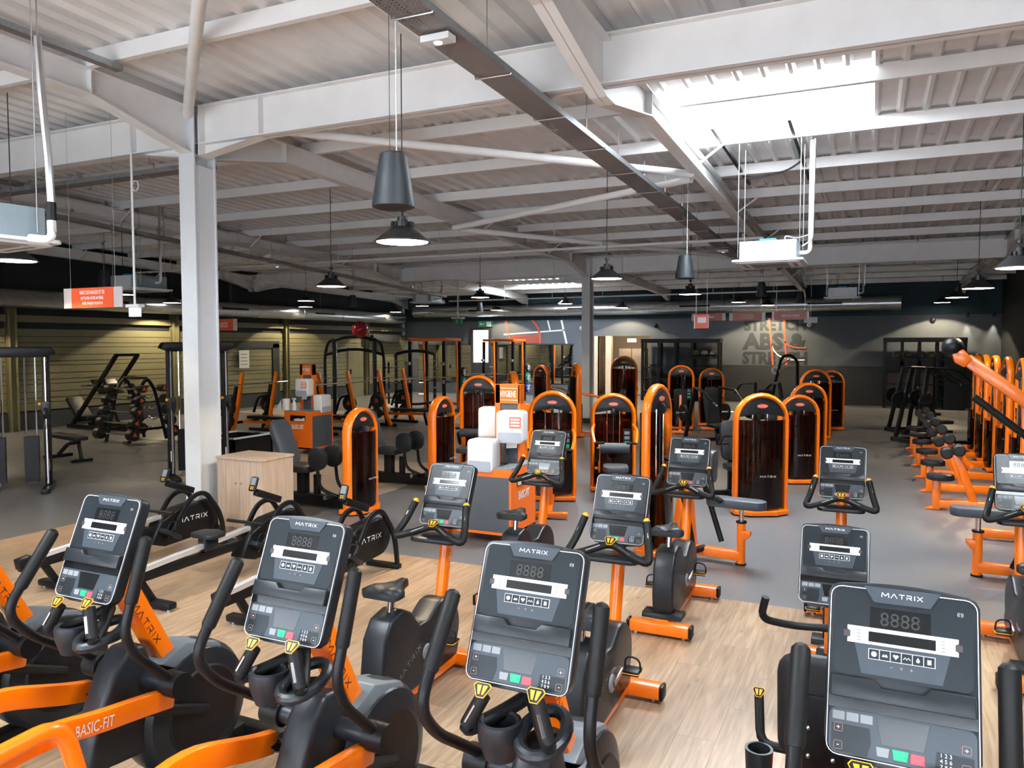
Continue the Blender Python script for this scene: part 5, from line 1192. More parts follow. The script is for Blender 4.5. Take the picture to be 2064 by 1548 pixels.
GPANEL = mat('slate_grey_panel', (0.075, 0.088, 0.105), 0.55, var=0.04)
ORANGEM = mat('orange_laminate', (0.84, 0.15, 0.006), 0.45, var=0.03)
CLEARW = mat('frosted_window', (0.34, 0.39, 0.48), 0.2, var=0.03)
def dispenser(t, x, y, z, rz, sticker=False, paper=True):
    e = bpy.data.objects.new('towel_dispenser', None)
    m = Matrix.Rotation(rz, 3, 'Z')
    def at_(b): b.v = [tuple(m @ V(v) + V(x, y, z)) for v in b.v]; return b
    c = at_(B().prism(rrect(0.33, 0.38, 0.05, cx=0, cy=0.19), -0.22, 0.0, 'xz')).obj('towel_dispenser', WHITE, t, bev=0.02, seg=3)
    at_(B().prism(rrect(0.29, 0.11, 0.02, cx=0.0, cy=0.075), -0.2235, -0.19, 'xz')).obj('frosted_window', CLEARW, c, smooth=0)
    if paper: at_(B().prism([(-0.07, -0.07), (0.06, -0.06), (0.07, 0.01), (-0.065, 0.01)], -0.12, -0.117, 'xz')).obj('paper_sheet', WHITE, c, smooth=0)
    if sticker:
        s = at_(B().box(0.0, 0.14, -0.2235, -0.22, 0.18, 0.31)).obj('red_sticker', LOGORED, c, smooth=0)
        for k in range(3): at_(B().box(0.015, 0.125, -0.225, -0.2235, 0.2 + k * 0.036, 0.222 + k * 0.036)).obj('sticker_print', PRINTW, s, smooth=0)
    return c
def hygiene(x, y, rz, label, W=0.74, D=0.7, Hh=0.88, top=1.82, flip=False, prot=0.0):
    t = thing('hygiene_station', label, 'hygiene station', (x, y, 0), rz)
    fr = B()
    z0 = 0.1
    B().box(-W / 2, W / 2, -D / 2, D / 2, z0, z0 + 0.03).obj('floor_board', ORANGEM, t, smooth=0)
    for sx in (-1, 1): B().box(*sorted((sx * W / 2, sx * (W / 2 - 0.03))), -D / 2, D / 2, z0, Hh - 0.015).obj('side_panel', ORANGEM, t, smooth=0, bev=0.004)
    B().box(-W / 2 + 0.03, W / 2 - 0.03, D / 2 - 0.03, D / 2, z0, Hh - 0.015).obj('rear_panel', ORANGEM, t, smooth=0)
    B().box(-W / 2 + 0.03, W / 2 - 0.03, -D / 2, -D / 2 + 0.03, Hh - 0.11, Hh - 0.015).obj('front_rail', ORANGEM, t, smooth=0)
    B().box(-W / 2 + 0.03, W / 2 - 0.03, -D / 2 + 0.004, -D / 2 + 0.02, z0 + 0.03, Hh - 0.11).obj('grey_door', GPANEL, t, smooth=0)
    B().box(-W / 2, W / 2, -D / 2, D / 2, Hh - 0.015, Hh).obj('top_board', mat('grey_top_laminate', (0.2, 0.23, 0.27), 0.35, var=0.04), t, smooth=0)
    # waste opening and lettering on the right-hand side
    s = -1 if flip else 1
    hole = B().prism([(-0.2, Hh - 0.22), (0.2, Hh - 0.22), (0.2, Hh - 0.1), (-0.2, Hh - 0.1)], *sorted((s * W / 2, s * (W / 2 + 0.003))), pl='yz').obj('waste_slot', BLACK, t, smooth=0)
    B().prism([(-0.19, Hh - 0.21), (0.08, Hh - 0.215), (0.1, Hh - 0.18), (0.0, Hh - 0.16), (-0.1, Hh - 0.17), (-0.18, Hh - 0.14)], *sorted((s * (W / 2 + 0.003), s * (W / 2 + 0.02))), pl='yz').obj('crumpled_paper', WHITE, hole, smooth=0, bev=0.004)
    l = text('BASIC-FIT', 0.1, PRINTW, t, (s * (W / 2 + 0.002), 0.0, Hh - 0.34), (R(90), 0, R(90 * s)), sx=0.55, bold=0.03)
    # post with the header
    px, py = (0.12, 0.12)
    def pst(b): b.v = [tuple(Matrix.Rotation(prot, 3, 'Z') @ V(v) + V(px, py, 0)) for v in b.v]; return b
    pst(B().rect([(-0.12, 0, Hh), (-0.12, 0, top)], 0.07, 0.13, (0, 1, 0))).obj('post', ORANGEM, t, smooth=0, bev=0.006)
    pst(B().rect([(0.16, 0, Hh), (0.16, 0, top)], 0.03, 0.13, (0, 1, 0))).obj('post', ORANGEM, t, smooth=0, bev=0.006)
    hd = B().box(-0.15, 0.175, -0.065, 0.065, top - 0.23, top).obj('header_board', ORANGEM, t, smooth=0, bev=0.004, loc=(px, py, 0)); hd.rotation_euler = (0, 0, prot)
    pst(B().box(-0.085, 0.145, -0.04, 0.04, Hh, top - 0.23)).obj('grey_back_panel', GPANEL, t, smooth=0)
    for side, rzz in ((-1, 0.0), (1, R(180))):
        text('HYGIENE', 0.075, PRINTW, hd, (0.02, side * 0.0665, top - 0.115), (R(90), 0, rzz), sx=0.5, bold=0.02)
        for k in (0.045, 0.185): B().box(-0.08, 0.14, *sorted((side * 0.065, side * 0.0665)), top - k - 0.006, top - k).obj('white_rule', PRINTW, hd, smooth=0)
    B().lathe([(0.05, 0.0), (0.065, 0.0), (0.065, 0.004), (0.05, 0.004)], (px + 0.0, py - 0.18, Hh), 20).obj('top_grommet', BLACK, t)
    for sx in (-1, 1):
        for sy in (-1, 1):
            c = B().lathe([(0, -0.016), (0.04, -0.016), (0.045, 0), (0.04, 0.016), (0, 0.016)], (sx * (W / 2 - 0.08), sy * (D / 2 - 0.08), 0.045), 14, 'x').obj('caster_wheel', RUBBERB, t)
            B().box(sx * (W / 2 - 0.08) - 0.025, sx * (W / 2 - 0.08) + 0.025, sy * (D / 2 - 0.08) - 0.02, sy * (D / 2 - 0.08) + 0.02, 0.07, 0.1).obj('caster_fork', STEEL, c, smooth=0)
    return t, px, py, Hh, top, W, D
t, px, py, Hh, top, W, D = hygiene(-4.04, 8.2, 0, 'orange and grey hygiene station in the middle, behind the front bikes')
dispenser(t, px + 0.1, py - 0.05, Hh + 0.26, R(8), True)
dispenser(t, px - 0.24, py + 0.2, Hh + 0.26, R(-75), False, False)
dispenser(t, -0.02, -0.16, Hh - 0.06, 0.0)
t, px, py, Hh, top, W, D = hygiene(-10.85, 13.0, R(90), 'orange and grey hygiene station farther back beyond the oak cabinet, spray bottle on top', 0.7, 0.72, 0.9, 1.86, True, R(-90))
dispenser(t, px - 0.05, py - 0.05, Hh + 0.28, R(-90), True)
dispenser(t, 0.1, -0.17, Hh - 0.06, 0.0)
sp = thing('spray_bottle', 'white spray bottle standing on the farther hygiene station', 'spray bottle', (-11.0, 12.72, 0.9))
B().lathe([(0, 0), (0.045, 0), (0.048, 0.01), (0.048, 0.12), (0.03, 0.17), (0.016, 0.19), (0.016, 0.21), (0, 0.21)], n=16).obj('bottle', WHITE, sp)
B().prism([(-0.06, 0.23), (-0.05, 0.255), (0.03, 0.26), (0.045, 0.225), (0.02, 0.21), (-0.015, 0.21), (-0.02, 0.225)], -0.014, 0.014, 'xz').obj('spray_head', WHITE, sp, bev=0.004)
B().rect([(-0.02, 0, 0.22), (-0.035, 0, 0.18)], 0.012, 0.008).obj('trigger', WHITE, sp, smooth=0)
rl = thing('paper_roll', 'white paper towel roll with a hanging sheet on the farther hygiene station', 'paper roll', (-11.2, 12.7, 0.9))
B().lathe([(0.02, 0), (0.08, 0), (0.08, 0.24), (0.02, 0.24)], n=20).obj('roll', WHITE, rl)
B().prism([(-0.07, 0.22), (-0.2, 0.02), (-0.24, -0.04), (-0.2, -0.02), (-0.07, 0.02)], -0.078, -0.076, 'xz').obj('loose_sheet', WHITE, rl, smooth=0)

# ================================================================== free weights on the left
def cable_station(x, y, rz, h, label, w=0.9):
    t = thing('cable_crossover_station', label, 'cable machine', (x, y, 0), R(rz), 'black cable stations')
    for sx in (-1, 1):
        B().rect([(sx * w / 2, 0, 0), (sx * w / 2, 0, h - 0.06)], 0.1, 0.09, (0, 1, 0)).obj('upright', BLACK, t, bev=0.01)
        B().box(sx * w / 2 - 0.06, sx * w / 2 + 0.06, -0.5, 0.4, 0, 0.07).obj('foot', BLACK, t, bev=0.01)
        for k in (-1, 1): B().cyl((sx * w / 4 + k * 0.07, 0.05, 0.08), (sx * w / 4 + k * 0.07, 0.05, h - 0.15), 0.013, 8).obj('guide_rod', CHROME, t)
        n = 16; zz = []
        for k in range(n):
            a = 0.12 + 0.045 * k; zz += [(0.1, a + 0.004), (0.1, a + 0.041), (0.093, a + 0.045)]
        B().prism([(xx + sx * w / 4, z) for xx, z in zz] + [(-xx + sx * w / 4, z) for xx, z in reversed(zz)], -0.02, 0.1, 'xz').obj('weight_stack', BLACK, t, smooth=0)
        B().cyl((sx * w / 2, -0.12, 0.1), (sx * w / 2, -0.12, h - 0.1), 0.02, 10).obj('slide_tube', CHROME, t)
        c = B().box(sx * w / 2 - 0.06, sx * w / 2 + 0.06, -0.2, -0.06, 1.2, 1.4).obj('pulley_carriage', PLASTIC, t, bev=0.01)
        B().lathe([(0, -0.015), (0.09, -0.015), (0.09, 0.015), (0, 0.015)], (sx * w / 2, -0.24, 1.22), 20, 'x').obj('pulley', PLASTIC, c)
        B().sph((sx * w / 2 - 0.08, -0.15, 1.36), 0.028, 10, 6).obj('orange_knob', YELLOW, c)
        B().tube(rp([(sx * w / 2, -0.26, 1.12), (sx * w / 2 - 0.02, -0.3, 0.95)], 0.02), 0.006, 6).obj('cable', CORD, t)
        B().box(sx * w / 2 - 0.02, sx * w / 2 + 0.02, -0.05, -0.046, 0.3, 0.48).obj('white_label', PRINTW, t, smooth=0)
    B().prism([(-w / 2 - 0.16, h - 0.1), (-w / 2 - 0.1, h), (w / 2 + 0.1, h), (w / 2 + 0.16, h - 0.1), (w / 2, h - 0.16), (-w / 2, h - 0.16)], -0.16, 0.16, 'xz').obj('top_housing', BLACK, t, bev=0.02)
    return t
cable_station(-12.1, 7.55, 50, 2.25, 'black cable station at the far left edge with four chrome rods')
cable_station(-10.55, 9.75, 60, 2.33, 'black cable station half hidden behind the white column')

def bench(x, y, rz, label, fr=BLACK, tilt=0):
    t = thing('flat_bench', label, 'bench', (x, y, 0), R(rz), 'padded benches')
    pad(t, 'pad', 0, 0, 0.45, 0.28, 1.2, 0.08, PAD, Matrix.Rotation(R(tilt), 3, 'X'))
    B().rect(rp([(0, -0.5, 0.38), (0, 0.0, 0.3), (0, 0.45, 0.05)], 0.1), 0.06, 0.06).obj('spine', fr, t, bev=0.008)
    B().box(-0.27, 0.27, 0.42, 0.5, 0, 0.06).obj('front_foot', BLACK, t, bev=0.008)
    B().rect([(0, -0.45, 0.4), (0, -0.58, 0.04)], 0.05, 0.06, (0, 1, 0)).obj('rear_leg', BLACK, t, bev=0.006)
    B().box(-0.2, 0.2, -0.62, -0.55, 0, 0.05).obj('rear_foot', BLACK, t, bev=0.008)
    B().sph((0.07, 0.05, 0.33), 0.025, 8, 6).obj('adjust_knob', YELLOW, t)
    return t
bench(-14.5, 10.1, 78, 'adjustable black bench between the left cable station and the barbell rack')

# barbell rack with ten fixed barbells
PLB = mat('rubber_weight_head', (0.013, 0.013, 0.013), 0.5, var=0.1)
TRI = mat('orange_triangle_badge', (0.85, 0.1, 0.02), 0.45, var=0.03)
rx, ry = -15.75, 12.7
t = thing('barbell_rack', 'black two-sided barbell rack with hooped frames before the boarded wall', 'barbell rack', (rx, ry, 0))
for sx in (-1, 1):
    B().tube(rp([(sx * 0.38, -0.52, 0.02), (sx * 0.38, -0.2, 1.25), (sx * 0.38, 0, 1.52), (sx * 0.38, 0.2, 1.25), (sx * 0.38, 0.52, 0.02)], 0.2, 6), 0.04, 10).obj('hoop_frame', BLACK, t)
    B().rect([(sx * 0.38, -0.45, 0.3), (sx * 0.38, 0.45, 0.3)], 0.05, 0.06).obj('lower_brace', BLACK, t, bev=0.006)
B().cyl((-0.38, 0, 1.5), (0.38, 0, 1.5), 0.03, 8).obj('top_tie', BLACK, t)
B().rect([(-0.38, 0, 0.3), (0.38, 0, 0.3)], 0.05, 0.06).obj('lower_tie', BLACK, t, bev=0.006)
ords = ('topmost', 'second from the top', 'middle', 'second from the bottom', 'lowest')
for k in range(5):
    z = 1.28 - 0.26 * k; off = 0.2 + (1.28 - z) * 0.27 + 0.08
    for side in (-1, 1):
        for sx in (-1, 1): B().rect([(sx * 0.38, side * (off - 0.1), z - 0.05), (sx * 0.38, side * (off + 0.05), z - 0.035)], 0.04, 0.02).obj('bar_cradle', BLACK, t, smooth=0)
        o = thing('fixed_barbell', '%s %s barbell on the %s side of the barbell rack' % (ords[k], 'straight' if side < 0 else 'wavy', 'near' if side < 0 else 'far'), 'barbell', (rx, ry + side * off, z - 0.02), 0, 'fixed barbells on the rack')
        if side < 0: B().cyl((-0.55, 0, 0), (0.55, 0, 0), 0.021, 10).obj('bar', CHROME, o)
        else: B().tube(rp([(-0.55, 0, 0), (-0.26, 0, 0), (-0.17, 0, 0.06), (-0.07, 0, 0), (0.07, 0, 0), (0.17, 0, 0.06), (0.26, 0, 0), (0.55, 0, 0)], 0.04), 0.02, 10).obj('bar', CHROME, o)
        for sx in (-1, 1):
            hd = B().lathe([(0, -0.08), (0.085 + 0.012 * k, -0.08), (0.09 + 0.012 * k, -0.06), (0.09 + 0.012 * k, 0.06), (0.085 + 0.012 * k, 0.08), (0, 0.08)], (sx * 0.55, 0, 0), 16, 'x').obj('weight_head', PLB, o)
            B().prism([(0.07 * math.cos(R(90 + 120 * j + 30 * k)), 0.07 * math.sin(R(90 + 120 * j + 30 * k))) for j in range(3)], *sorted((sx * 0.63, sx * 0.636)), pl='yz').obj('triangle_badge', TRI, hd, smooth=0)
            continue
            f = B().box(sx * 0.63 - 0.006, sx * 0.63 + 0.006, -0.086 - 0.012 * k, -0.08 - 0.01 * k, -0.05, 0.05)  # front-facing badge is on the rim
            B().prism([(sx * 0.55 + 0.04 * math.cos(R(90 + 120 * j + 40 * k)), 0.045 * math.sin(R(90 + 120 * j + 40 * k))) for j in range(3)], -0.098 - 0.012 * k, -0.08 - 0.012 * k, 'xz').obj('triangle_badge', TRI, hd, smooth=0)
# sled leg press
t = thing('sled_leg_press', 'black sled leg press with two tall slanted rails before the boarded wall', 'leg press', (-19.0, 14.2, 0), R(0))
for sy in (-1, 1):
    B().rect([(-0.7, sy * 0.32, 0.1), (1.1, sy * 0.32, 2.0)], 0.09, 0.09, (0, 1, 0)).obj('slide_rail', BLACK, t, bev=0.008)
    B().rect([(-0.9, sy * 0.32, 0.06), (1.4, sy * 0.32, 0.06)], 0.09, 0.09).obj('base_bar', BLACK, t, bev=0.008)
    B().rect([(1.2, sy * 0.32, 0.06), (0.55, sy * 0.32, 1.42)], 0.07, 0.07, (0, 1, 0)).obj('rear_strut', BLACK, t, bev=0.008)
B().rect([(1.1, -0.36, 2.0), (1.1, 0.36, 2.0)], 0.06, 0.06).obj('top_bar', BLACK, t)
B().rect([(0.3, -0.36, 1.15), (0.3, 0.36, 1.15)], 0.5, 0.06, (0.7, 0, 0.7)).obj('sled_plate', BLACK, t, bev=0.01)
B().rect([(0.3, -0.75, 1.2), (0.3, 0.75, 1.2)], 0.045, 0.045).obj('plate_horn', STEEL, t)
pad(t, 'backrest', -0.85, 0, 0.5, 0.8, 0.45, 0.1, PAD, Matrix.Rotation(R(50), 3, 'Y')); pad(t, 'seat', -0.45, 0, 0.28, 0.45, 0.45, 0.1)

def plate(p, axis, r, m, label, badge=True, th=0.05, logo=PRINTW, rz=0.0):
    t = thing('weight_plate', label, 'weight plate', p, rz, 'weight plates on the racks')
    B().lathe([(0.028, -th / 2), (r * 0.3, -th / 2), (r * 0.36, -th * 0.3), (r * 0.78, -th * 0.3), (r * 0.85, -th / 2), (r, -th / 2), (r, th / 2), (r * 0.85, th / 2), (r * 0.78, th * 0.3), (r * 0.36, th * 0.3), (r * 0.3, th / 2), (0.028, th / 2)], (0, 0, 0), 22, axis).obj('disc', m, t)
    if badge:
        for s in (-1, 1):
            a, b_ = sorted((s * th / 2, s * (th / 2 + 0.004)))
            B().prism([(r * 0.42 * math.cos(R(90 + 120 * j)), r * 0.42 * math.sin(R(90 + 120 * j))) for j in range(3)], a, b_, 'yz' if axis == 'x' else 'xz').obj('triangle_badge', TRI, t, smooth=0)
    else:
        for k in range(3):
            m3 = Matrix.Rotation(R(60 * k), 3, 'X' if axis == 'x' else 'Y')
            B().cbox((0, 0, 0), (th * 1.04, 0.04, r * 1.5) if axis == 'x' else (0.04, th * 1.04, r * 1.5), m3).obj('pale_rib', logo, t, smooth=0)
    return t
# flat bench press stations with slanted orange posts
def bench_press(x, y, rz, label, plates=True, tag_='', lean=-1):
    t = thing('bench_press_station', label, 'bench press', (x, y, 0), R(rz), 'bench press stations with orange posts')
    for sx in (-1, 1):
        B().rect(rp([(sx * 0.6, -0.22 * lean, 0.03), (sx * 0.6, -0.06 * lean, 0.32), (sx * 0.6, 0.2 * lean, 1.58)], 0.1), 0.07, 0.09, (0, 1, 0)).obj('orange_post', ORANGE, t, bev=0.01)
        B().rect([(sx * 0.6, 0.1 - 0.2 * lean, 0.03), (sx * 0.6, 0.1 + 0.1 * lean, 1.25)], 0.06, 0.08, (0, 1, 0)).obj('rear_post', BLACK, t, bev=0.008)
        B().rect([(sx * 0.55, -0.35, 0.05), (sx * 0.55, 0.7, 0.05)], 0.08, 0.08).obj('foot_bar', BLACK, t, bev=0.008)
        B().tube(rp([(sx * 0.55, 0.1, 0.95), (sx * 0.55, 0.4, 0.9), (sx * 0.55, 0.55, 0.5)], 0.15), 0.035, 8).obj('bent_brace', BLACK, t)
        for z in (0.38, 0.72): B().cyl((sx * 0.58, 0.2, z), (sx * 0.84, 0.2, z), 0.022, 8).obj('plate_peg', CHROME, t)
    B().rect([(-0.55, 0.4, 0.3), (0.55, 0.4, 0.3)], 0.07, 0.07).obj('cross_bar', BLACK, t, bev=0.008)
    pad(t, 'bench_pad', 0, -0.45, 0.44, 0.28, 1.2, 0.08)
    B().rect([(0, 0.4, 0.3), (0, -0.9, 0.34)], 0.07, 0.07).obj('bench_spine', ORANGE, t, bev=0.008)
    B().rect([(0, -0.9, 0.38), (0, -1.0, 0.02)], 0.05, 0.06, (0, 1, 0)).obj('bench_leg', BLACK, t, bev=0.006)
    B().tube([(-1.05, -0.17, 1.3), (1.05, -0.17, 1.3)], 0.016, 8).obj('bar', CHROME, t)
    if plates:
        M4 = Matrix.Translation((x, y, 0)) @ Matrix.Rotation(R(rz), 4, 'Z')
        for sx, sn in ((-1, 'left'), (1, 'right')):
            for z, zn in ((0.38, 'lower'), (0.72, 'upper')):
                plate(M4 @ V(sx * 0.68, 0.2, z), 'x', 0.2 if z > 0.5 else 0.15, PLB, 'black weight plate on the %s %s peg of the %s' % (zn, sn, tag_), rz=R(rz), th=0.09)
    return t
bench_press(-14.2, 14.93, 90, 'bench press station left of the farther hygiene post, its two orange posts leaning', True, 'left bench press')
bench_press(-12.35, 16.0, 90, 'bench press station just right of the farther hygiene station', True, 'middle bench press', 1)
bench_press(-12.2, 18.4, 90, 'bench press station with its bench pointing to the second hip machine', True, 'rear bench press', 1)

# smith machine and racks
def arch_rack(x, y, rz, label):
    t = thing('smith_machine', label, 'smith machine', (x, y, 0), R(rz))
    for sx in (-1, 1):
        B().rect([(sx * 0.65, 0.0, 0), (sx * 0.65, 0.0, 2.4)], 0.11, 0.13, (0, 1, 0)).obj('upright', BLACK, t, bev=0.01)
        B().tube(rp([(sx * 0.95, 0.3, 0.03), (sx * 0.95, 0.3, 1.9), (sx * 0.85, 0.2, 2.35), (sx * 0.65, 0.05, 2.45)], 0.25), 0.05, 10).obj('curved_upright', BLACK, t)
        B().cyl((sx * 0.58, -0.1, 0.1), (sx * 0.58, -0.1, 2.35), 0.018, 8).obj('guide_rod', CHROME, t)
        B().box(sx * 0.8 - 0.08, sx * 0.8 + 0.08, -0.4, 0.7, 0, 0.09).obj('foot', BLACK, t, bev=0.01)
        for z in (0.5, 1.0, 1.5): B().cyl((sx * 0.95, 0.3, z), (sx * 1.25, 0.3, z), 0.024, 8).obj('plate_peg', CHROME, t)
    B().tube(rp([(-0.65, 0, 2.4), (-0.3, 0, 2.52), (0.3, 0, 2.52), (0.65, 0, 2.4)], 0.3), 0.05, 10).obj('arched_top', BLACK, t)
    B().tube(rp([(-0.9, 0.25, 1.95), (-0.3, 0.25, 2.12), (0.3, 0.25, 2.12), (0.9, 0.25, 1.95)], 0.3), 0.05, 10).obj('arched_brace', BLACK, t)
    B().cyl((-1.1, -0.12, 1.2), (1.1, -0.12, 1.2), 0.016, 8).obj('bar', CHROME, t)
    return t
arch_rack(-15.2, 20.5, 37, 'black smith machine with an arched top below the red ball')
for k, (z, s) in enumerate(((0.5, 'lowest'), (1.0, 'middle'), (1.5, 'highest'))):
    M4 = Matrix.Translation((-15.2, 20.5, 0)) @ Matrix.Rotation(R(37), 4, 'Z')
    plate(M4 @ V(1.1, 0.3, z), 'x', 0.2, PLB, 'black weight plate on the %s right-hand peg of the smith machine' % s, rz=R(37))
o = thing('exercise_ball', 'dark red exercise ball resting on the smith machine top', 'ball', (-15.05, 20.6, 2.49 + 0.27))
B().sph((0, 0, 0), 0.27, 24, 16).obj('ball', mat('dark_red_vinyl', (0.28, 0.012, 0.018), 0.25, var=0.05), o)
PLG = mat('green_plate_rubber', (0.0, 0.2, 0.15), 0.45, var=0.05); PLU = mat('blue_plate_rubber', (0.01, 0.06, 0.42), 0.45, var=0.05)
def half_rack(x, y, rz, label, nm, w=1.25, h=2.5):
    t = thing('power_rack', label, 'power rack', (x, y, 0), R(rz), 'orange-topped power racks')
    for sx in (-1, 1):
        for yy in (-0.6, 0.6): B().rect([(sx * w / 2, yy, 0), (sx * w / 2, yy, h - 0.12)], 0.1, 0.1, (0, 1, 0)).obj('upright', BLACK, t, bev=0.008)
        B().rect([(sx * w / 2, 0.45, 0.1), (sx * w / 2, 0.35, h - 0.1)], 0.06, 0.08, (0, 1, 0)).obj('orange_upright', ORANGE, t, bev=0.008)
        B().rect([(sx * w / 2, -0.65, h - 0.06), (sx * w / 2, 0.65, h - 0.06)], 0.08, 0.1).obj('orange_beam', ORANGE, t, bev=0.008)
        B().rect([(sx * w / 2, -0.9, 0.05), (sx * w / 2, 0.65, 0.05)], 0.1, 0.09).obj('foot_bar', BLACK, t, bev=0.008)
        for z in (0.55, 0.95, 1.35): B().cyl((sx * (w / 2 + 0.04), 0.6, z), (sx * (w / 2 + 0.3), 0.6, z), 0.022, 8).obj('plate_peg', CHROME, t)
        for z in (1.0, 1.6): B().box(sx * w / 2 - 0.05, sx * w / 2 + 0.05, -0.78, -0.66, z, z + 0.1).obj('j_hook', STEEL, t, smooth=0)
    for yy in (-0.62, 0.62): B().rect([(-w / 2, yy, h - 0.06), (w / 2, yy, h - 0.06)], 0.08, 0.09).obj('top_beam', ORANGE if yy < 0 else BLACK, t, bev=0.008)
    B().rect([(-w / 2, 0.6, 0.25), (w / 2, 0.6, 0.25)], 0.06, 0.1).obj('low_beam', ORANGE, t, bev=0.008)
    B().tube(rp([(-w / 2, -0.3, h - 0.08), (-0.2, -0.4, h - 0.02), (0.2, -0.4, h - 0.02), (w / 2, -0.3, h - 0.08)], 0.1), 0.022, 8).obj('pull_up_bar', BLACK, t)
    B().cyl((-1.1, -0.74, 1.12), (1.1, -0.74, 1.12), 0.015, 8).obj('bar', CHROME, t)
    B().box(-w / 2 - 0.1, w / 2 + 0.1, -2.2, 0.7, 0, 0.025).obj('lifting_mat', RUB, t, smooth=0) if False else None
    M4 = Matrix.Translation((x, y, 0)) @ Matrix.Rotation(R(rz), 4, 'Z')
    for z, m, cn, r in ((1.35, PLB, 'black', 0.17), (0.95, PLG, 'green', 0.21), (0.55, PLU, 'blue', 0.22)):
        plate(M4 @ V(w / 2 + 0.16, 0.6, z), 'x', r, m, '%s weight plate on the side of the %s' % (cn, nm), False, 0.07, rz=R(rz))
    return t
half_rack(-13.3, 22.4, 4, 'orange-topped power rack left of the bright doorway', 'left power rack')
half_rack(-13.3, 27.8, 2, 'orange-topped power rack in front of the bright doorway', 'right power rack')
arc2 = thing('low_rack', 'black arched plate rack standing in front of the left power rack', 'rack', (-12.95, 20.6, 0), R(30))
for sx in (-1, 1):
    B().rect([(sx * 0.6, 0, 0), (sx * 0.6, 0, 2.0)], 0.09, 0.12, (0, 1, 0)).obj('upright', BLACK, arc2, bev=0.008)
    B().rect([(sx * 0.6, -0.5, 0.05), (sx * 0.6, 0.5, 0.05)], 0.09, 0.09).obj('foot', BLACK, arc2, bev=0.008)
    for k in range(7): B().rect([(sx * 0.6, -0.05, 0.7 + 0.17 * k), (sx * 0.6, -0.16, 0.76 + 0.17 * k)], 0.05, 0.03).obj('stepped_hook', STEEL, arc2, smooth=0)
B().tube(rp([(-0.6, 0, 1.98), (-0.2, 0, 2.08), (0.2, 0, 2.08), (0.6, 0, 1.98)], 0.2), 0.05, 10).obj('arched_top', BLACK, arc2)
B().tube(rp([(-0.65, -0.3, 0.5), (0, -0.45, 0.42), (0.65, -0.3, 0.5)], 0.3), 0.04, 8).obj('low_curved_bar', BLACK, arc2)
B().cyl((-0.95, -0.12, 1.25), (0.95, -0.12, 1.25), 0.015, 8).obj('bar', CHROME, arc2)

# ================================================================== back of the room
def shelving(x0, x1, y, h, label, balls, cat='shelving'):
    w = x1 - x0; t = thing('storage_shelving', label, cat, ((x0 + x1) / 2, y, 0), 0, 'dark shelving units at the back wall')
    for fx in (-0.5, -0.28, -0.06, 0.16, 0.5):
        B().box(fx * w - 0.05, fx * w + 0.05, -0.3, -0.2, 0, h).obj('post', BLACK, t, smooth=0); B().box(fx * w - 0.04, fx * w + 0.04, 0.2, 0.28, 0, h).obj('rear_post', BLACK, t, smooth=0)
    B().box(-w / 2 - 0.06, w / 2 + 0.06, -0.32, 0.3, h - 0.16, h).obj('top_beam', BLACK, t, smooth=0)
    for z in (0.35, 0.85, 1.3, 1.72): B().box((-w * 0.06 if x0 < 0 else -w / 2) if z > 1.5 else -w / 2, w / 2, -0.3, 0.28, z, z + 0.05).obj('shelf', BLACK, t, smooth=0)
    return t
shelving(-8.45, -5.4, 31.0, 2.5, 'tall dark shelving rig right of the lobby doorway, balls on its upper shelf', 3)
shelving(0.46, 2.95, 30.9, 2.52, 'dark shelving rig at the right end of the back wall', 4)
sh2 = bpy.data.objects['storage_shelving.001']
for k in range(2): B().box(-1.15 + k * 0.75, -0.45 + k * 0.75, -0.28, -0.2, 0.42, 1.28).obj('brown_door', mat('brown_panel', (0.07, 0.045, 0.033), 0.5, var=0.05), sh2, smooth=0)
for k in range(2): B().box(-1.15 + k * 0.75, -0.45 + k * 0.75, -0.3, -0.15, 1.36, 1.7).obj('storage_bin', BLACK, sh2, smooth=0)
B().box(0.62, 1.2, -0.34, 0.2, 0, 2.5).obj('side_cabinet', BLACK, sh2, smooth=0)
BALL = mat('dark_medicine_ball', (0.03, 0.025, 0.02), 0.4, var=0.1)
for k, (x, lab) in enumerate(((-6.35, 'left'), (-5.98, 'middle'), (-5.62, 'right'))):
    o = thing('medicine_ball', '%s one of three dark balls on the shelf of the doorway-side rig' % lab, 'medicine ball', (x, 30.9, 1.77 + 0.15), 0, 'balls on the left rig'); B().sph((0, 0, 0), 0.15, 16, 10).obj('ball', BALL, o); B().lathe([(0.149, -0.01), (0.152, 0), (0.149, 0.01)], n=20).obj('seam', LGREY, o)
OLB = mat('olive_ball', (0.16, 0.13, 0.06), 0.5, var=0.1)
for k, (x, lab) in enumerate(((0.85, 'leftmost'), (1.2, 'second'), (1.62, 'third'), (1.95, 'rightmost'))):
    o = thing('medicine_ball', '%s of four olive balls on the shelf of the right-hand rig' % lab, 'medicine ball', (x, 30.8, 1.77 + 0.13), 0, 'balls on the right rig'); B().sph((0, 0, 0), 0.13, 16, 10).obj('ball', OLB, o); B().lathe([(0.129, -0.01), (0.132, 0), (0.129, 0.01)], n=20).obj('seam', LGREY, o)
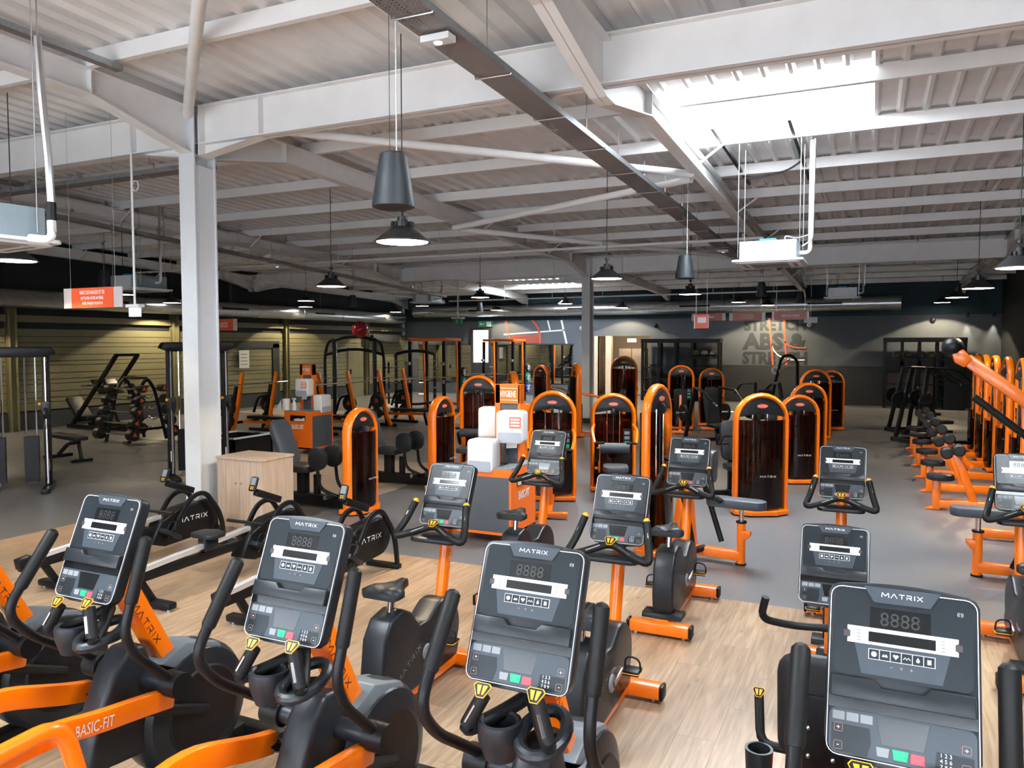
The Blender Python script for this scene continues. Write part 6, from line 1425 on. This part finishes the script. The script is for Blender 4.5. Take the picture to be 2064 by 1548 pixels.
# lockers in the lobby
for i, x in enumerate((-9.95, -9.35)):
    t = thing('locker_cabinet', ('left', 'right')[i] + ' one of two grey locker cabinets in the lobby beyond the doorway', 'locker', (x, 33.6, 0), 0, 'lockers in the lobby')
    B().box(-0.29, 0.29, -0.3, 0.3, 0, 2.1).obj('carcass', mat('grey_locker', (0.3, 0.27, 0.23), 0.5, var=0.03), t, smooth=0)
    for k in range(2):
        d = B().box(-0.28, 0.28, -0.32, -0.3, 0.06 + k * 1.02, 1.04 + k * 1.02).obj('door', mat('pale_locker_door', (0.5, 0.44, 0.36), 0.5, var=0.03), t, smooth=0); B().box(0.2, 0.24, -0.335, -0.32, 0.5 + k * 1.02, 0.62 + k * 1.02).obj('handle', STEEL, d, smooth=0)
t = thing('lobby_ceiling_lamp', 'warm ceiling lamp lighting the lobby beyond the doorway', 'lamp', (-9.6, 32.9, 2.86)); B().lathe([(0, 0), (0.2, 0.0), (0.2, 0.04), (0, 0.04)], n=20).obj('diffuser', mat('warm_lamp_disc', (1, 0.85, 0.65), 0.5, emit=8, ecol=(1, 0.8, 0.55)), t)
ld = bpy.data.lights.new('lobby_glow', 'POINT'); ld.energy = 60; ld.color = (1, 0.82, 0.6); ld.shadow_soft_size = 0.2; lo = bpy.data.objects.new('lobby_glow', ld); COL.objects.link(lo); lo.parent = t; lo.location = (0, 0, -0.12)
# mirror panels, glazed door, mural
MIRROR = mat('mirror_glass', (0.8, 0.82, 0.82), 0.02, metal=1.0, var=0.01)
for i in range(5):
    x0 = -19.6 + i * 1.57
    mo = struct(B().box(x0, x0 + 1.55, YB - 0.04, YB - 0.02, 0.55, 2.25).obj('mirror_panel', MIRROR, wall_back, smooth=0))
B().box(-19.65, -11.7, YB - 0.05, YB - 0.01, 2.25, 2.31).obj('mirror_trim', WDADO, wall_back, smooth=0)
DAY = mat('daylit_glazing', (0.9, 0.95, 1.0), 0.3, emit=5.0, ecol=(0.88, 0.95, 1.0))
dd = struct(B().box(-16.75, -16.62, YB - 0.09, YB - 0.02, 0, 3.0).box(-15.85, -15.72, YB - 0.09, YB - 0.02, 0, 3.0).box(-16.62, -15.85, YB - 0.09, YB - 0.02, 2.92, 3.0).obj('door_1', FRAME, smooth=0), 'glazed door with bright daylight behind the right power rack')
B().box(-16.62, -15.85, YB - 0.06, YB - 0.05, 1.45, 2.92).obj('pane', DAY, dd, smooth=0); B().box(-16.62, -15.85, YB - 0.07, YB - 0.05, 0.0, 1.45).obj('lower_panel', FRAME, dd, smooth=0)
RLINE = mat('red_mural_line', (0.62, 0.09, 0.04), 0.6, var=0.03); WLINE = mat('white_mural_line', (0.75, 0.76, 0.76), 0.6, var=0.02)
YM = YB - 0.012
def mural(pts, w, m): B().rect([(x, YM, z) for x, z in pts], w, 0.008, (0, 1, 0)).obj('mural_line', m, wall_back, smooth=0)
def arc(p, c, q, n=8): return [((1 - t_) ** 2 * p[0] + 2 * t_ * (1 - t_) * c[0] + t_ * t_ * q[0], (1 - t_) ** 2 * p[1] + 2 * t_ * (1 - t_) * c[1] + t_ * t_ * q[1]) for t_ in [k / n for k in range(n + 1)]]
mural([(-15.0, 3.34), (-14.75, 2.3)], 0.07, RLINE); mural(arc((-13.7, 3.34), (-13.2, 2.9), (-13.35, 2.3)), 0.08, RLINE)
mural([(-15.1, 2.72), (-12.15, 2.9)], 0.06, WLINE); mural([(-12.3, 3.34), (-12.05, 2.3)], 0.09, WLINE); mural([(-12.95, 3.34), (-12.82, 2.86)], 0.06, WLINE)
for k in range(9): mural([(-14.7, 2.34 + k * 0.04), (-13.33, 2.34 + k * 0.045)], 0.018, RLINE)
LETT = mat('dark_mural_lettering', (0.028, 0.036, 0.044), 0.7, var=0.04)
text('STRETCH', 0.46, LETT, wall_back, (-3.42, YB - 0.012, 3.03), fit=2.3, bold=0.05, name='mural_lettering')
text('ABS &', 0.66, LETT, wall_back, (-3.42, YB - 0.012, 2.4), fit=2.4, bold=0.05, name='mural_lettering')
text('STRETCH', 0.5, LETT, wall_back, (-3.42, YB - 0.012, 1.75), fit=2.4, bold=0.05, name='mural_lettering')
YM = YB - 0.02
mural([(-3.62, 3.3), (-3.45, 1.47)], 0.07, RLINE); mural([(-3.08, 3.3), (-2.95, 1.47)], 0.07, RLINE)
mural(arc((-3.52, 2.3), (-3.4, 1.6), (-2.3, 1.68)), 0.05, WLINE); mural(arc((-3.03, 2.4), (-2.9, 2.1), (-2.25, 2.15)), 0.05, RLINE)
# wall fittings
def wall_thing(name, label, cat, p): return thing(name, label, cat, p)
t = wall_thing('exit_sign', 'green and white exit sign with an arrow on the back wall', 'exit sign', (-16.0, YB - 0.05, 3.2))
B().box(-0.36, 0.36, -0.03, 0.03, -0.14, 0.14).obj('panel', mat('exit_sign_green', (0.02, 0.12, 0.07), 0.4, emit=0.1, ecol=(0.1, 0.5, 0.3)), t, smooth=0)
B().prism([(-0.3, 0), (-0.2, 0.08), (-0.2, 0.03), (-0.04, 0.03), (-0.04, -0.03), (-0.2, -0.03), (-0.2, -0.08)], -0.036, -0.03, 'xz').obj('arrow', PRINTW, t, smooth=0)
B().box(0.06, 0.3, -0.036, -0.03, -0.1, 0.1).obj('pictogram', PRINTW, t, smooth=0)
for x, z, l in ((-11.35, 2.98, 'round security camera on the wall left of the farther column'), (-8.1, 3.05, 'dark round security camera on the wall above the left rig'), (-2.15, 3.02, 'ring-shaped security camera right of the mural lettering'), (2.0, 3.15, 'dark round security camera near the right end of the back wall')):
    t = wall_thing('security_camera', l, 'camera', (x, YB - 0.06, z)); B().lathe([(0, -0.05), (0.05, -0.045), (0.08, -0.02), (0.085, 0.05), (0, 0.05)], (0, 0, 0), 16, 'y').obj('housing', WHITE if 'dark' not in l else PLASTIC, t); B().lathe([(0, -0.058), (0.03, -0.05), (0.03, -0.04)], (0, 0, 0), 12, 'y').obj('lens', BLACK, t)
t = wall_thing('door_sign', 'small white sign on the cream wall above the lockers', 'sign', (-9.6, 33.15, 2.45)); B().box(-0.2, 0.2, -0.01, 0.01, -0.08, 0.08).obj('panel', WHITE, t, smooth=0); hang(t, 0.08, 0.44, 'hanger', 0.004)
# two narrow wall spots in the right corner
for x, y, rz, l in ((3.05, YB - 0.12, 0, 'narrow spotlight washing the back wall left of the corner'), (3.85, YB - 0.12, 0, 'narrow spotlight washing the back wall in the right corner')):
    t = thing('wall_spotlight', l, 'spotlight', (x, y, 3.25)); B().cyl((0, 0, 0), (0, 0, 0.16), 0.045, 14).obj('can', LAMPB, t); B().box(-0.015, 0.015, 0.03, 0.12, 0.06, 0.1).obj('bracket', LAMPB, t, smooth=0)
    ld = bpy.data.lights.new('spot_glow', 'SPOT'); ld.energy = 110; ld.color = (1, 0.87, 0.62); ld.spot_size = R(38); ld.spot_blend = 0.7; ld.shadow_soft_size = 0.02
    lo = bpy.data.objects.new('spot_glow', ld); COL.objects.link(lo); lo.parent = t; lo.location = (0, 0, -0.01); lo.rotation_euler = (R(4), 0, 0)
# things by the boarded wall: dark door frame, notice, exit boxes
dd = struct(B().box(XL + 0.01, XL + 0.05, 19.9, 20.0, 0, 2.3).box(XL + 0.01, XL + 0.05, 22.4, 22.75, 0, 2.3).box(XL + 0.01, XL + 0.05, 19.9, 22.75, 2.15, 2.4).obj('door_2', WDARK, smooth=0), 'dark framed loading door in the boarded wall')
t = wall_thing('wall_notice', 'white paper notice pinned to the boarded wall', 'notice', (XL + 0.08, 20.9, 1.75)); B().box(-0.005, 0.005, -0.24, 0.24, -0.32, 0.32).obj('paper', WHITE, t, smooth=0)
for k in range(4): B().box(0.005, 0.006, -0.16, 0.16, -0.2 + 0.12 * k, -0.17 + 0.12 * k).obj('print_line', LGREY, t, smooth=0)
dd = struct(B().box(XL + 0.01, XL + 0.05, 27.0, 28.1, 0, 2.15).obj('door_3', WOLIVE, smooth=0, bev=0.004), 'flat grey door in the boarded wall beyond the smith machine')
B().box(XL + 0.05, XL + 0.1, 27.1, 27.16, 1.0, 1.2).obj('door_handle', BLACK, dd, smooth=0)
B().box(XL + 0.02, XL + 0.3, 28.5, 30.6, 2.4, 2.7).obj('door_canopy', WDARK, dd, smooth=0)
